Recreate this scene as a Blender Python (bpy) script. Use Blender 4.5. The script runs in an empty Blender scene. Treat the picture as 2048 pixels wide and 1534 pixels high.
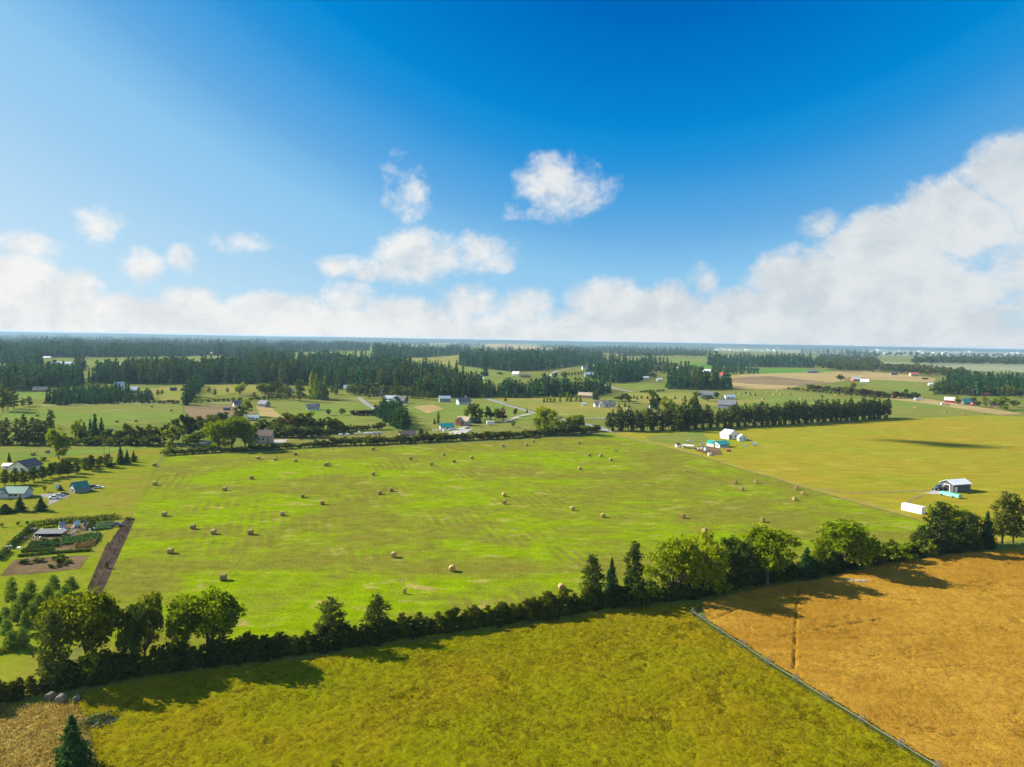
import bpy, bmesh, math, random
import numpy as np
from mathutils import Vector, Matrix, geometry

sc = bpy.context.scene
COL = sc.collection
R = math.radians

# ------------------------------------------------------------------ camera
CAM_H, FPX, HY = 60.0, 1400.0, 680.0            # metres, focal length and horizon in photo pixels (2048 wide)
PITCH, ROLL = math.atan((767 - HY) / FPX), R(1.0)
F_ = Vector((0, math.cos(PITCH), -math.sin(PITCH)))
R0, U0 = Vector((1, 0, 0)), Vector((0, math.sin(PITCH), math.cos(PITCH)))
R_ = R0 * math.cos(ROLL) + U0 * math.sin(ROLL)
U_ = -R0 * math.sin(ROLL) + U0 * math.cos(ROLL)
cam_data = bpy.data.cameras.new('camera')
cam = bpy.data.objects.new('camera', cam_data)
COL.objects.link(cam)
cam.matrix_world = Matrix(((R_.x, U_.x, -F_.x, 0), (R_.y, U_.y, -F_.y, 0), (R_.z, U_.z, -F_.z, CAM_H), (0, 0, 0, 1)))
cam_data.sensor_width = 36
cam_data.lens = 36 * FPX / 2048
cam_data.clip_start, cam_data.clip_end = 1, 120000
sc.camera = cam

def ray(x, y):
    return (F_ + R_ * ((x - 1024) / FPX) - U_ * ((y - 767) / FPX)).normalized()
def at(x, y, z=0.0):
    d = ray(x, y)
    t = (z - CAM_H) / min(d.z, -0.0014)
    return Vector((d.x * t, d.y * t, z))
def hor(x):
    return HY + (x - 1024) * math.tan(ROLL)
def mpp(x, y):
    return CAM_H / max(y - hor(x), 4.0)
def rise(x, yb, yt):                                # height of an upright thing standing at (x, yb) and reaching up to yt
    g = at(x, yb); d = ray(x, yt)
    t = math.hypot(g.x, g.y) / math.hypot(d.x, d.y)
    return CAM_H + d.z * t

# ------------------------------------------------------------------ light
SUN_EL, SUN_A = R(31), R(17)
S = Vector((-math.cos(SUN_EL) * math.cos(SUN_A), math.cos(SUN_EL) * math.sin(SUN_A), math.sin(SUN_EL)))
sun_data = bpy.data.lights.new('sun', 'SUN')
sun = bpy.data.objects.new('sun', sun_data)
COL.objects.link(sun)
sun.rotation_euler = S.to_track_quat('Z', 'Y').to_euler()
sun_data.energy, sun_data.angle, sun_data.color = 5.0, R(0.5), (1.0, 0.92, 0.78)
sc.view_settings.view_transform = 'Standard'
sc.view_settings.look = 'None'
sc.view_settings.gamma = 1
sc.view_settings.exposure = 1.3
SKY_STRENGTH = 0.058

class V:                                             # a node socket with arithmetic
    nt = None
    def __init__(s, sock): s.s = sock
    @staticmethod
    def m(op, a, b=None, c=None, clamp=False):
        n = V.nt.nodes.new('ShaderNodeMath'); n.operation = op; n.use_clamp = clamp
        for i, q in enumerate((a, b, c)):
            if q is None: continue
            if isinstance(q, V): V.nt.links.new(q.s, n.inputs[i])
            else: n.inputs[i].default_value = q
        return V(n.outputs[0])
    def __add__(s, o): return V.m('ADD', s, o)
    __radd__ = __add__
    def __sub__(s, o): return V.m('SUBTRACT', s, o)
    def __rsub__(s, o): return V.m('SUBTRACT', o, s)
    def __mul__(s, o): return V.m('MULTIPLY', s, o)
    __rmul__ = __mul__
    def __truediv__(s, o): return V.m('DIVIDE', s, o)
    def max(s, o): return V.m('MAXIMUM', s, o)
    def min(s, o): return V.m('MINIMUM', s, o)
    def step(s, a, b, lo=0.0, hi=1.0, kind='SMOOTHSTEP'):
        n = V.nt.nodes.new('ShaderNodeMapRange'); n.interpolation_type = kind
        V.nt.links.new(s.s, n.inputs[0])
        for i, q in enumerate((a, b, lo, hi)): n.inputs[i + 1].default_value = q
        return V(n.outputs[0])
def nnode(kind, **kw):
    n = V.nt.nodes.new(kind)
    for k, v in kw.items(): setattr(n, k, v)
    return n
def noise(vec, scale, detail=4, rough=0.55, dist=0.0):
    n = nnode('ShaderNodeTexNoise')
    V.nt.links.new(vec, n.inputs['Vector'])
    n.inputs['Scale'].default_value = scale; n.inputs['Detail'].default_value = detail
    n.inputs['Roughness'].default_value = rough; n.inputs['Distortion'].default_value = dist
    return V(n.outputs[0])
def mixc(f, a, b, blend='MIX'):
    n = nnode('ShaderNodeMix', data_type='RGBA', blend_type=blend)
    for i, q in ((0, f), (6, a), (7, b)):
        if isinstance(q, V): V.nt.links.new(q.s, n.inputs[i])
        elif hasattr(q, 'links'): V.nt.links.new(q, n.inputs[i])
        elif isinstance(q, (int, float)): n.inputs[i].default_value = q
        else: n.inputs[i].default_value = (q[0], q[1], q[2], 1)
    return n.outputs[2]

# sky: Nishita air with cumulus and a fog bank, all given by direction (azimuth, elevation)
world = bpy.data.worlds.new('World'); sc.world = world; world.use_nodes = True
wt = world.node_tree; V.nt = wt
for n in list(wt.nodes): wt.nodes.remove(n)
out = nnode('ShaderNodeOutputWorld'); bg = nnode('ShaderNodeBackground')
wt.links.new(bg.outputs[0], out.inputs[0])
sky = nnode('ShaderNodeTexSky', sky_type='NISHITA', sun_disc=False)
sky.sun_elevation = SUN_EL
sky.sun_rotation = math.atan2(S.x, S.y)
sky.altitude, sky.air_density, sky.dust_density, sky.ozone_density = 900, 1.0, 0.6, 3.0
tc = nnode('ShaderNodeTexCoord')
sep = nnode('ShaderNodeSeparateXYZ'); wt.links.new(tc.outputs['Generated'], sep.inputs[0])
dx, dy, dz = (V(o) for o in sep.outputs)
az, el = V.m('ARCTAN2', dx, dy), V.m('ARCSINE', dz)
def azel(x, y):
    d = ray(x, y); return math.atan2(d.x, d.y), math.asin(d.z)
CLOUDS = [  # x, y, rx, ry (photo pixels), weight
 (30,570,125,90,1.5), (50,495,72,34,.8), (140,580,75,52,1.3), (300,640,300,52,1.7), (250,612,60,30,1), (385,602,75,34,1.2), (570,618,140,38,1.5), (-150,600,190,100,1.5),
 (690,600,65,50,1.2), (480,487,66,24,.55), (200,452,54,34,.45), (290,533,46,42,.8), (368,517,38,32,.62), (675,532,52,32,.95), (835,520,92,58,.85),
 (975,512,68,46,.78), (740,542,105,24,.7), (820,632,130,44,1.5), (940,608,72,48,1.3), (1050,616,74,46,1.3), (1110,370,78,62,.8), (1180,384,60,46,.6),
 (1050,425,62,16,.34), (805,372,44,54,.36), (1205,612,88,62,1.5), (1405,562,36,46,1.0), (1345,618,110,58,1.4), (2015,350,120,90,1.9), (2110,370,130,125,1.8),
 (1900,440,150,92,2.0), (1770,500,170,100,2.1), (1650,450,58,46,.9), (1640,580,185,98,2.0), (1800,585,210,86,2.1), (1520,630,195,66,1.9),
 (1300,650,340,48,1.7), (1750,650,350,56,1.9), (2016,617,40,9,.7), (2050,510,120,70,.62), (660,645,520,44,1.6), (2250,610,260,120,1.5)]
M = None
for (x, y, rx, ry, w) in CLOUDS:
    a0, e0 = azel(x, y); a1, _ = azel(x + rx, y); _, e1 = azel(x, y - ry)
    u = (az - a0) * (1 / abs(a1 - a0)); v = (el - e0) * (1 / abs(e1 - e0))
    r = (1.0 - V.m('MULTIPLY_ADD', u, u, v * v)) * w
    M = r if M is None else M.max(r)
mp = nnode('ShaderNodeMapping'); wt.links.new(tc.outputs['Generated'], mp.inputs[0]); mp.inputs['Scale'].default_value = (1, 1, 1.25)
n1 = noise(mp.outputs[0], 9, 10, 0.64, 0.25)
off = nnode('ShaderNodeVectorMath', operation='ADD'); wt.links.new(mp.outputs[0], off.inputs[0]); off.inputs[1].default_value = (S.x * .02, S.y * .02, S.z * .05)
n1s = noise(off.outputs[0], 9, 6, 0.6, 0.25)
n2 = noise(mp.outputs[0], 30, 6, 0.6, 0.4)
dens = V.m('MAXIMUM', M, -1.2) + (n1 - 0.5) * 3.6 + (n2 - 0.5) * 1.8
alpha = dens.step(-0.22, 1.12)
fog = (el + (n1 - 0.5) * 0.02).step(0.012, 0.05, 1, 0)
alpha = alpha.max(fog) * 0.97
shade = noise(mp.outputs[0], 7, 7, 0.6, 0.3)
ccol = mixc(az.step(-0.5, 0.45), (0.94, 0.935, 0.915), (0.78, 0.815, 0.83))
ccol = mixc(((n1s - n1) * 3.2 + (shade - 0.5) * 1.6 + 0.38).step(0, 1), ccol, mixc(1.0, ccol, (0.80, 0.84, 0.885), 'MULTIPLY'))
hs = nnode('ShaderNodeHueSaturation'); wt.links.new(sky.outputs[0], hs.inputs['Color']); hs.inputs['Saturation'].default_value = 1.45
sk = nnode('ShaderNodeVectorMath', operation='SCALE'); wt.links.new(hs.outputs[0], sk.inputs[0]); sk.inputs[3].default_value = SKY_STRENGTH
cl = nnode('ShaderNodeVectorMath', operation='SCALE'); wt.links.new(ccol, cl.inputs[0]); cl.inputs[3].default_value = 0.40
# clear-air colour by angle from the deepest blue (opposite the sun, high up), blended with the Nishita air
core = ray(1350, -300)
cd = nnode('ShaderNodeVectorMath', operation='DOT_PRODUCT'); wt.links.new(tc.outputs['Generated'], cd.inputs[0]); cd.inputs[1].default_value = core
deep = (V.m('ARCCOSINE', V(cd.outputs['Value'])) * 1400 + 728.6 - V.m('MAXIMUM', el, 0.0) * 1500) * (1 / 2000)
rp = nnode('ShaderNodeValToRGB'); wt.links.new(deep.s, rp.inputs[0]); rp.color_ramp.interpolation = 'CARDINAL'
er = rp.color_ramp.elements; E2 = 2 ** sc.view_settings.exposure
STOPS = [(.10, (0, .135, .50)), (.19, (0, .156, .546)), (.36, (0, .254, .68)), (.46, (.048, .33, .725)), (.57, (.16, .45, .79)), (.636, (.275, .57, .847)), (.767, (.39, .645, .871)), (.95, (.55, .75, .90))]
while len(er) < len(STOPS): er.new(.5)
for e, (pos, c) in zip(er, STOPS): e.position = pos; e.color = tuple(q / E2 for q in c) + (1,)
air = mixc(0.92, sk.outputs[0], rp.outputs[0])
allsky = mixc(alpha, air, cl.outputs[0])
wt.links.new(allsky, bg.inputs[0]); bg.inputs[1].default_value = 1.0
world.cycles.sampling_method = 'MANUAL'; world.cycles.sample_map_resolution = 512

cy = sc.cycles
cy.max_bounces, cy.diffuse_bounces, cy.glossy_bounces, cy.transmission_bounces, cy.transparent_max_bounces, cy.volume_bounces = 5, 2, 1, 2, 4, 0
cy.use_denoising = True
cy.sample_clamp_indirect = 4

# ------------------------------------------------------------------ helpers
rng = np.random.default_rng(11)
random.seed(11)

def tag(o, label=None, cat=None, group=None, kind=None):
    for k, v in (('label', label), ('category', cat), ('group', group), ('kind', kind)):
        if v: o[k] = v
    return o
def empty(name, loc, rz=0.0, label=None, cat=None, group=None):
    o = bpy.data.objects.new(name, None); COL.objects.link(o)
    o.location = loc; o.rotation_euler.z = rz
    return tag(o, label, cat, group)

class Geo:
    def __init__(s): s.v, s.f, s.n = [], [], 0
    def add(s, verts, faces, mat=0):
        verts = np.asarray(verts, float).reshape(-1, 3)
        faces = np.asarray(faces, int)
        s.v.append(verts); s.f.append((faces + s.n, mat)); s.n += len(verts)
        return s
    def box(s, c, d, mat=0, rz=0.0, taper=1.0):
        x, y, z = d[0] / 2, d[1] / 2, d[2] / 2
        p = np.array([(-x,-y,-z),(x,-y,-z),(x,y,-z),(-x,y,-z),(-x*taper,-y*taper,z),(x*taper,-y*taper,z),(x*taper,y*taper,z),(-x*taper,y*taper,z)])
        if rz:
            q = p.copy(); q[:,0] = p[:,0]*math.cos(rz) - p[:,1]*math.sin(rz); q[:,1] = p[:,0]*math.sin(rz) + p[:,1]*math.cos(rz); p = q
        return s.add(p + np.array(c), [(0,3,2,1),(4,5,6,7),(0,1,5,4),(1,2,6,5),(2,3,7,6),(3,0,4,7)], mat)
    def tube(s, pts, rad, n=6, mat=0, cap=True):
        pts = [Vector(p) for p in pts]
        if not hasattr(rad, '__len__'): rad = [rad] * len(pts)
        ring = []
        for i, p in enumerate(pts):
            t = (pts[min(i+1, len(pts)-1)] - pts[max(i-1, 0)]).normalized()
            a = t.orthogonal().normalized() if abs(t.z) < 0.9 else Vector((1,0,0)) - t * t.x
            a.normalize(); b = t.cross(a)
            ring += [tuple(p + (a * math.cos(k*2*math.pi/n) + b * math.sin(k*2*math.pi/n)) * rad[i]) for k in range(n)]
        fs = [(i*n+k, i*n+(k+1)%n, (i+1)*n+(k+1)%n, (i+1)*n+k) for i in range(len(pts)-1) for k in range(n)]
        s.add(ring, fs, mat)
        if cap and n == 6:
            for i in (0, len(pts)-1):
                b = i*n
                s.add(ring[b:b+n], [(0,1,2,3),(0,3,4,5)], mat)
        elif cap:
            for i in (0, len(pts)-1):
                b = i*n
                s.add(list(ring[b:b+n]) + [tuple(pts[i])], [(k,(k+1)%n,n) for k in range(n)], mat)
        return s
    def leaves(s, P, size, rs, aspect=0.6, mat=0, flat=0.0):
        P = np.asarray(P, float); n = len(P)
        size = np.broadcast_to(np.asarray(size, float), (n,))[:,None]
        a = rs.normal(size=(n,3)); a[:,2] *= (1 - flat); a /= np.linalg.norm(a, axis=1)[:,None] + 1e-9
        b = np.cross(a, rs.normal(size=(n,3))); b /= np.linalg.norm(b, axis=1)[:,None] + 1e-9
        V4 = np.stack([P + a*size, P + b*size*aspect, P - a*size, P - b*size*aspect], 1).reshape(-1, 3)
        return s.add(V4, np.arange(4*n).reshape(-1, 4), mat)
    def arrays(s):
        return np.concatenate(s.v), s.f
    def mesh(s, name, mats, smooth=False):
        me = bpy.data.meshes.new(name)
        v = np.concatenate(s.v).astype(np.float32)
        loops = np.concatenate([f.reshape(-1) for f, m in s.f]).astype(np.int32)
        tot = np.concatenate([np.full(len(f), f.shape[1]) for f, m in s.f]).astype(np.int32)
        mi = np.concatenate([np.full(len(f), m) for f, m in s.f]).astype(np.int32)
        me.vertices.add(len(v)); me.vertices.foreach_set('co', v.ravel())
        me.loops.add(len(loops)); me.loops.foreach_set('vertex_index', loops)
        me.polygons.add(len(tot))
        me.polygons.foreach_set('loop_start', np.concatenate([[0], np.cumsum(tot)[:-1]]).astype(np.int32))
        me.polygons.foreach_set('loop_total', tot)
        me.polygons.foreach_set('material_index', mi)
        me.polygons.foreach_set('use_smooth', np.full(len(tot), bool(smooth)))
        for m in (mats if isinstance(mats, (list, tuple)) else [mats]): me.materials.append(m)
        me.update(calc_edges=True); me.validate()
        return me
    def obj(s, name, mats, parent=None, smooth=False):
        return link(name, s.mesh(name, mats, smooth), parent)
def link(name, me, parent=None, loc=None, rz=None, scale=None):
    o = bpy.data.objects.new(name, me); COL.objects.link(o)
    if parent: o.parent = parent
    if loc is not None: o.location = loc
    if rz is not None: o.rotation_euler.z = rz
    if scale is not None: o.scale = scale
    return o

# ------------------------------------------------------------------ materials
MATS = {}
def new_mat(name):
    m = bpy.data.materials.new(name); m.use_nodes = True
    V.nt = m.node_tree
    b = [n for n in m.node_tree.nodes if n.type == 'BSDF_PRINCIPLED'][0]
    b.inputs['Specular IOR Level'].default_value = 0.2
    return m, m.node_tree, b
def paint(name, col, rough=0.7, var=0.15, scale=0.8, metal=0.0, spec=0.3):
    if name in MATS: return MATS[name]
    m, nt, b = new_mat(name)
    g = nnode('ShaderNodeNewGeometry')
    f = noise(g.outputs['Position'], scale, 4, 0.6)
    c = mixc(f.step(0.3, 0.7), tuple(max(0, q*(1-var)) for q in col), tuple(min(0.95, q*(1+var)) for q in col))
    nt.links.new(c, b.inputs['Base Color'])
    b.inputs['Roughness'].default_value = rough; b.inputs['Metallic'].default_value = metal
    b.inputs['Specular IOR Level'].default_value = spec
    MATS[name] = m
    return m
def leaf_mat(name, c1, c2, c3=None, transl=0.35, var=0.4):
    if name in MATS: return MATS[name]
    c1, c2, c3 = [tuple(q * .74 for q in c) if c else None for c in (c1, c2, c3)]
    m, nt, b = new_mat(name)
    g = nnode('ShaderNodeNewGeometry'); oi = nnode('ShaderNodeObjectInfo')
    r = V(g.outputs['Random Per Island']); orr = V(oi.outputs['Random'])
    clump = noise(g.outputs['Position'], 0.28, 3, 0.6)
    c = mixc((r * var * 1.2 + (clump - 0.5) * 1.3 + 0.22).step(0, 1), c1, c2)
    if c3: c = mixc((orr - 0.35).max(0.0) * 0.9, c, c3)
    br = nnode('ShaderNodeHueSaturation'); nt.links.new(c, br.inputs['Color'])
    nt.links.new((orr * (0.45 if var > .3 else 0) + r * var + (0.6 if var > .3 else 0.85)).s, br.inputs['Value'])
    nt.nodes.remove(b)
    d = nnode('ShaderNodeBsdfDiffuse'); t = nnode('ShaderNodeBsdfTranslucent'); mx = nnode('ShaderNodeMixShader')
    nt.links.new(br.outputs[0], d.inputs[0]); nt.links.new(br.outputs[0], t.inputs[0])
    mx.inputs[0].default_value = transl
    nt.links.new(d.outputs[0], mx.inputs[1]); nt.links.new(t.outputs[0], mx.inputs[2])
    o = [n for n in nt.nodes if n.type == 'OUTPUT_MATERIAL'][0]
    nt.links.new(mx.outputs[0], o.inputs[0])
    MATS[name] = m
    return m
def field_mat(name, dull, lush, straw=None, big=0.012, mid=0.06, fine=1.1, stretch=2.2, rot=0.0, straw_amt=0.62, bump=0.5, contrast=1.0, stripes=None, finevar=0.5):
    if name in MATS: return MATS[name]
    dull, lush, straw = [tuple(q * .72 for q in c) if c else None for c in (dull, lush, straw)]
    m, nt, b = new_mat(name)
    g = nnode('ShaderNodeNewGeometry')
    mp = nnode('ShaderNodeMapping'); nt.links.new(g.outputs['Position'], mp.inputs[0])
    mp.inputs['Rotation'].default_value = (0, 0, rot); mp.inputs['Scale'].default_value = (1 / stretch, 1, 1)
    p = mp.outputs[0]
    a = noise(p, big, 6, 0.62, 0.6); a2 = noise(p, mid, 5, 0.65, 0.4); f = noise(g.outputs['Position'], fine, 5, 0.7); f2 = noise(p, fine * 0.22, 4, 0.65)
    k = ((a - 0.5) * 2.4 + (a2 - 0.5) * 1.6) * contrast + 0.5
    if stripes:
        ang, per, amt = stripes
        mp2 = nnode('ShaderNodeMapping'); nt.links.new(g.outputs['Position'], mp2.inputs[0]); mp2.inputs['Rotation'].default_value = (0, 0, ang)
        w = nnode('ShaderNodeTexWave', wave_type='BANDS', bands_direction='X', wave_profile='SIN')
        nt.links.new(mp2.outputs[0], w.inputs['Vector'])
        w.inputs['Scale'].default_value = 6.2832 / per / 20; w.inputs['Distortion'].default_value = 3.0; w.inputs['Detail'].default_value = 2; w.inputs['Detail Scale'].default_value = 0.15
        wv = V(w.outputs[1])
        mask = noise(g.outputs['Position'], 0.03, 4, 0.6).step(0.47, 0.66)
        k = k - (wv * mask) * amt
    c = mixc(k.step(0, 1), dull, lush)
    if straw:
        sm = ((a2 - 0.5) * 1.2 + (noise(p, mid * 2.3, 5, 0.7, 0.5) - 0.5) * 1.6 + 0.5).step(straw_amt, straw_amt + 0.22)
        c = mixc(sm * 0.85, c, straw)
    br = nnode('ShaderNodeHueSaturation'); nt.links.new(c, br.inputs['Color'])
    nt.links.new(((f - 0.5) * finevar * 2 + (f2 - 0.5) * finevar * 1.6 + 1.0).s, br.inputs['Value'])
    nt.links.new(br.outputs[0], b.inputs['Base Color'])
    b.inputs['Roughness'].default_value = 0.95; b.inputs['Specular IOR Level'].default_value = 0.0
    if bump:
        bp = nnode('ShaderNodeBump'); bp.inputs['Strength'].default_value = bump; bp.inputs['Distance'].default_value = 0.2
        nt.links.new((f + f2).s, bp.inputs['Height']); nt.links.new(bp.outputs[0], b.inputs['Normal'])
    MATS[name] = m
    return m

# ------------------------------------------------------------------ ground and fields
def lattice(x, y, seed):
    h = (x.astype(np.int64) * 374761393 + y.astype(np.int64) * 668265263 + seed * 982451653) & 0x7fffffff
    h = ((h ^ (h >> 13)) * 1274126177) & 0x7fffffff
    return ((h ^ (h >> 16)) & 0xffff) / 65535.0
def vnoise(x, y, s, seed):
    x, y = x / s, y / s
    xi, yi = np.floor(x), np.floor(y); fx, fy = x - xi, y - yi
    fx, fy = fx*fx*(3-2*fx), fy*fy*(3-2*fy)
    a, b = lattice(xi, yi, seed), lattice(xi+1, yi, seed); c, d = lattice(xi, yi+1, seed), lattice(xi+1, yi+1, seed)
    return (a*(1-fx)+b*fx)*(1-fy) + (c*(1-fx)+d*fx)*fy
def sheet(name, poly, z, mat, label, px=True, cat='field'):
    pts = [at(x, y, 0) for x, y in poly] if px else [Vector((x, y, 0)) for x, y in poly]
    tri = geometry.tessellate_polygon([[Vector((p.x, p.y, 0)) for p in pts]])
    me = bpy.data.meshes.new(name)
    fs = []
    for t in tri:
        a, b, c = (pts[i] for i in t)
        fs.append(t if (b - a).cross(c - a).z > 0 else tuple(reversed(t)))
    me.from_pydata([(p.x, p.y, z) for p in pts], [], fs); me.update()
    me.materials.append(mat)
    o = link(name, me)
    return tag(o, label, cat, kind='structure')
def ribbon(name, line, width, z, mat, label, px=True, cat='road'):
    P = [at(x, y) for x, y in line] if px else [Vector((x, y, 0)) for x, y in line]
    Q = []
    for i in range(len(P) - 1):                       # soften the corners
        for k in range(4): 
            t = k / 4
            p0, p1, p2, p3 = P[max(i-1,0)], P[i], P[i+1], P[min(i+2,len(P)-1)]
            Q.append(0.5 * ((2*p1) + (p2-p0)*t + (2*p0-5*p1+4*p2-p3)*t*t + (3*p1-p0-3*p2+p3)*t**3))
    Q.append(P[-1])
    vs, fs = [], []
    for i, p in enumerate(Q):
        t = (Q[min(i+1, len(Q)-1)] - Q[max(i-1, 0)]).normalized(); n = Vector((-t.y, t.x, 0)) * width / 2
        vs += [(p.x + n.x, p.y + n.y, z), (p.x - n.x, p.y - n.y, z)]
        if i: fs.append((2*i-2, 2*i-1, 2*i+1, 2*i))
    me = bpy.data.meshes.new(name); me.from_pydata(vs, [], fs); me.update(); me.materials.append(mat)
    return tag(link(name, me), label, cat, kind='structure')

GREEN, OLIVE, TAN = (0.155, 0.215, 0.028), (0.17, 0.175, 0.045), (0.36, 0.29, 0.11)
m_ground = field_mat('pasture ground', (0.19, 0.185, 0.042), (0.13, 0.18, 0.03), (0.30, 0.25, 0.08), big=0.004, mid=0.02, fine=0.5, stretch=2.5, straw_amt=0.62)
m_hay = field_mat('hay stubble', (0.19, 0.185, 0.022), (0.205, 0.292, 0.001), (0.36, 0.28, 0.09), big=0.013, mid=0.08, fine=1.5, stretch=1.7, straw_amt=0.64, stripes=(R(-17), 3.2, 0.8), contrast=1.6, bump=0.9, finevar=0.75)
m_gold = field_mat('golden meadow', (0.30, 0.245, 0.022), (0.245, 0.262, 0.016), (0.42, 0.30, 0.06), big=0.014, mid=0.06, fine=0.9, stretch=2.8, straw_amt=0.62, contrast=1.5, finevar=0.6)
m_goldfar = field_mat('far golden meadow', (0.275, 0.235, 0.055), (0.215, 0.235, 0.045), (0.38, 0.28, 0.10), big=0.014, mid=0.05, fine=0.5, stretch=3, straw_amt=0.64, contrast=1.5)
m_lawn = field_mat('dry lawn', (0.235, 0.205, 0.03), (0.19, 0.235, 0.01), None, big=0.02, mid=0.08, fine=0.9, stretch=1.4, contrast=1.2)
m_green = field_mat('mown green', (0.195, 0.205, 0.045), (0.155, 0.225, 0.038), (0.29, 0.26, 0.09), big=0.012, mid=0.045, fine=0.5, stretch=3, straw_amt=0.66, contrast=1.6)
m_vivid = field_mat('irrigated green', (0.10, 0.21, 0.03), (0.11, 0.25, 0.03), None, big=0.008, mid=0.03, fine=0.3, stretch=3)
m_tan = field_mat('stubble tan', (0.34, 0.25, 0.10), (0.40, 0.31, 0.14), None, big=0.008, mid=0.04, fine=0.5, stretch=4)
m_plough = field_mat('ploughed brown', (0.20, 0.145, 0.085), (0.25, 0.19, 0.10), None, big=0.01, mid=0.05, fine=0.5, stretch=4)
m_pale = field_mat('pale plain', (0.27, 0.27, 0.16), (0.22, 0.27, 0.13), (0.38, 0.34, 0.22), big=0.002, mid=0.01, fine=0.1, stretch=5)
m_meadow = field_mat('tall meadow grass', (0.24, 0.185, 0.004), (0.19, 0.20, 0.002), (0.33, 0.27, 0.04), big=0.016, mid=0.07, fine=3.2, stretch=1.5, straw_amt=0.80, contrast=1.4, bump=0.35, finevar=0.5)
m_wheat = field_mat('ripe wheat', (0.34, 0.175, 0.018), (0.43, 0.245, 0.03), (0.29, 0.175, 0.025), big=0.022, mid=0.12, fine=2.6, stretch=2.2, rot=R(-32), straw_amt=0.78, contrast=0.9, bump=0.7, finevar=0.55)
m_drygrass = field_mat('dry bent grass', (0.33, 0.225, 0.045), (0.41, 0.30, 0.075), (0.24, 0.23, 0.03), big=0.06, mid=0.2, fine=2.0, stretch=1.6, rot=R(40), straw_amt=0.72, finevar=0.7)
m_soil = field_mat('bare soil', (0.13, 0.086, 0.045), (0.19, 0.135, 0.072), (0.22, 0.19, 0.05), big=0.08, mid=0.3, fine=1.5, stretch=1.3, straw_amt=0.66, contrast=1.5)
m_mulch = field_mat('dark mulch', (0.062, 0.042, 0.033), (0.10, 0.07, 0.053), None, big=0.1, mid=0.4, fine=2.5, stretch=1, contrast=1.5)
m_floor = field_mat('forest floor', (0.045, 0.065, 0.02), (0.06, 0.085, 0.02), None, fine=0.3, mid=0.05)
m_gravel = field_mat('gravel', (0.40, 0.37, 0.32), (0.50, 0.47, 0.41), None, big=0.03, mid=0.15, fine=1.0, stretch=1, finevar=0.25)
m_dirt = field_mat('dirt track', (0.24, 0.185, 0.08), (0.31, 0.25, 0.12), (0.2, 0.2, 0.06), big=0.03, mid=0.15, fine=1.0, stretch=1)
m_asphalt = field_mat('worn asphalt', (0.27, 0.26, 0.25), (0.34, 0.33, 0.31), None, big=0.03, mid=0.15, fine=1.0, stretch=1, finevar=0.2)
m_weeds = field_mat('rough verge', (0.22, 0.19, 0.05), (0.14, 0.17, 0.03), (0.36, 0.27, 0.10), big=0.05, mid=0.2, fine=1.5, stretch=1.2, straw_amt=0.6)

G = 42000
me = bpy.data.meshes.new('ground')
me.from_pydata([(-G, -300, 0), (G, -300, 0), (G, G, 0), (-G, G, 0)], [], [(0, 1, 2, 3)]); me.materials.append(m_ground)
tag(link('ground', me), 'pasture ground running out to the horizon', 'ground', kind='structure')

# far plain and far fields (heights grow with distance so that the sheets stay apart)
sheet('field', [(1690,722),(2048,730),(2300,738),(2300,752),(2048,745),(1930,742),(1760,730)], .30, m_pale, 'pale grey-green plain beyond the woods on the right')
sheet('field', [(1430,697),(1700,700),(2200,708),(2200,716),(2048,714),(1800,712),(1600,706),(1440,702)], .35, m_pale, 'hazy plain around the distant town')
sheet('field', [(955,688),(1024,689),(1075,693),(1155,697),(1150,701),(1040,700),(980,694)], .30, m_tan, 'far tan field on the rise behind the wooded ridge')
sheet('field', [(855,685),(918,686),(918,689),(860,689)], .30, m_pale, 'small pale field behind the wooded ridge')
sheet('field', [(1024,683),(1074,684),(1074,691),(1024,688)], .30, m_pale, 'grey-green field under the fog bank')
sheet('field', [(1240,719),(1415,717),(1416,726),(1300,724),(1245,725)], .20, m_green, 'far green field between the tree lines')
sheet('field', [(1368,727),(1420,729),(1426,740),(1380,740)], .20, m_vivid, 'vivid green field left of the dark far belt')
sheet('field', [(1515,738),(1560,736),(1650,740),(1700,746),(1620,745),(1500,748)], .15, m_vivid, 'bright green strip in front of the far belt')
sheet('field', [(1448,753),(1536,744),(1640,742),(1705,747),(1690,762),(1600,772),(1560,779),(1464,778)], .12, m_tan, 'tan stubble field behind the windbreak')
sheet('field', [(1470,756),(1536,752),(1672,766),(1600,772),(1500,768),(1455,762)], .16, m_plough, 'brown ploughed strip across the tan stubble')
sheet('field', [(1640,744),(1720,742),(1800,748),(1872,757),(1866,766),(1720,758)], .18, m_tan, 'tan hay field below the broadleaf belt')
sheet('field', [(1745,760),(1868,767),(1885,786),(1850,789),(1725,776)], .16, m_green, 'green pasture left of the dark wood')
sheet('field', [(165,722),(480,708),(560,720),(470,729),(300,730),(165,730)], .20, m_green, 'long green field beyond the main fir belt')
sheet('field', [(0,700),(42,699),(40,706),(0,707)], .25, m_green, 'small pale clearing at the far left')
sheet('field', [(28,708),(75,708),(70,718),(28,720)], .22, m_green, 'far green field behind the left woods')
sheet('field', [(582,706),(747,701),(747,716),(680,721),(590,722)], .20, m_green, 'green clearing in the fir woods')
sheet('field', [(795,714),(922,708),(922,735),(860,738),(815,724)], .20, m_goldfar, 'golden clearing below the wooded ridge')
sheet('field', [(900,733),(1024,735),(1024,765),(960,768),(900,755)], .14, m_green, 'green clearing with the twin white barns')
sheet('field', [(97,762),(186,757),(190,771),(100,776)], .12, m_goldfar, 'golden patch beside the left road')
sheet('field', [(30,783),(100,776),(150,776),(90,800),(36,803)], .12, m_green, 'pale green paddock on the left')
sheet('field', [(405,770),(520,770),(520,783),(470,786),(402,800)], .12, m_goldfar, 'golden strip right of the diagonal belt')
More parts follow.
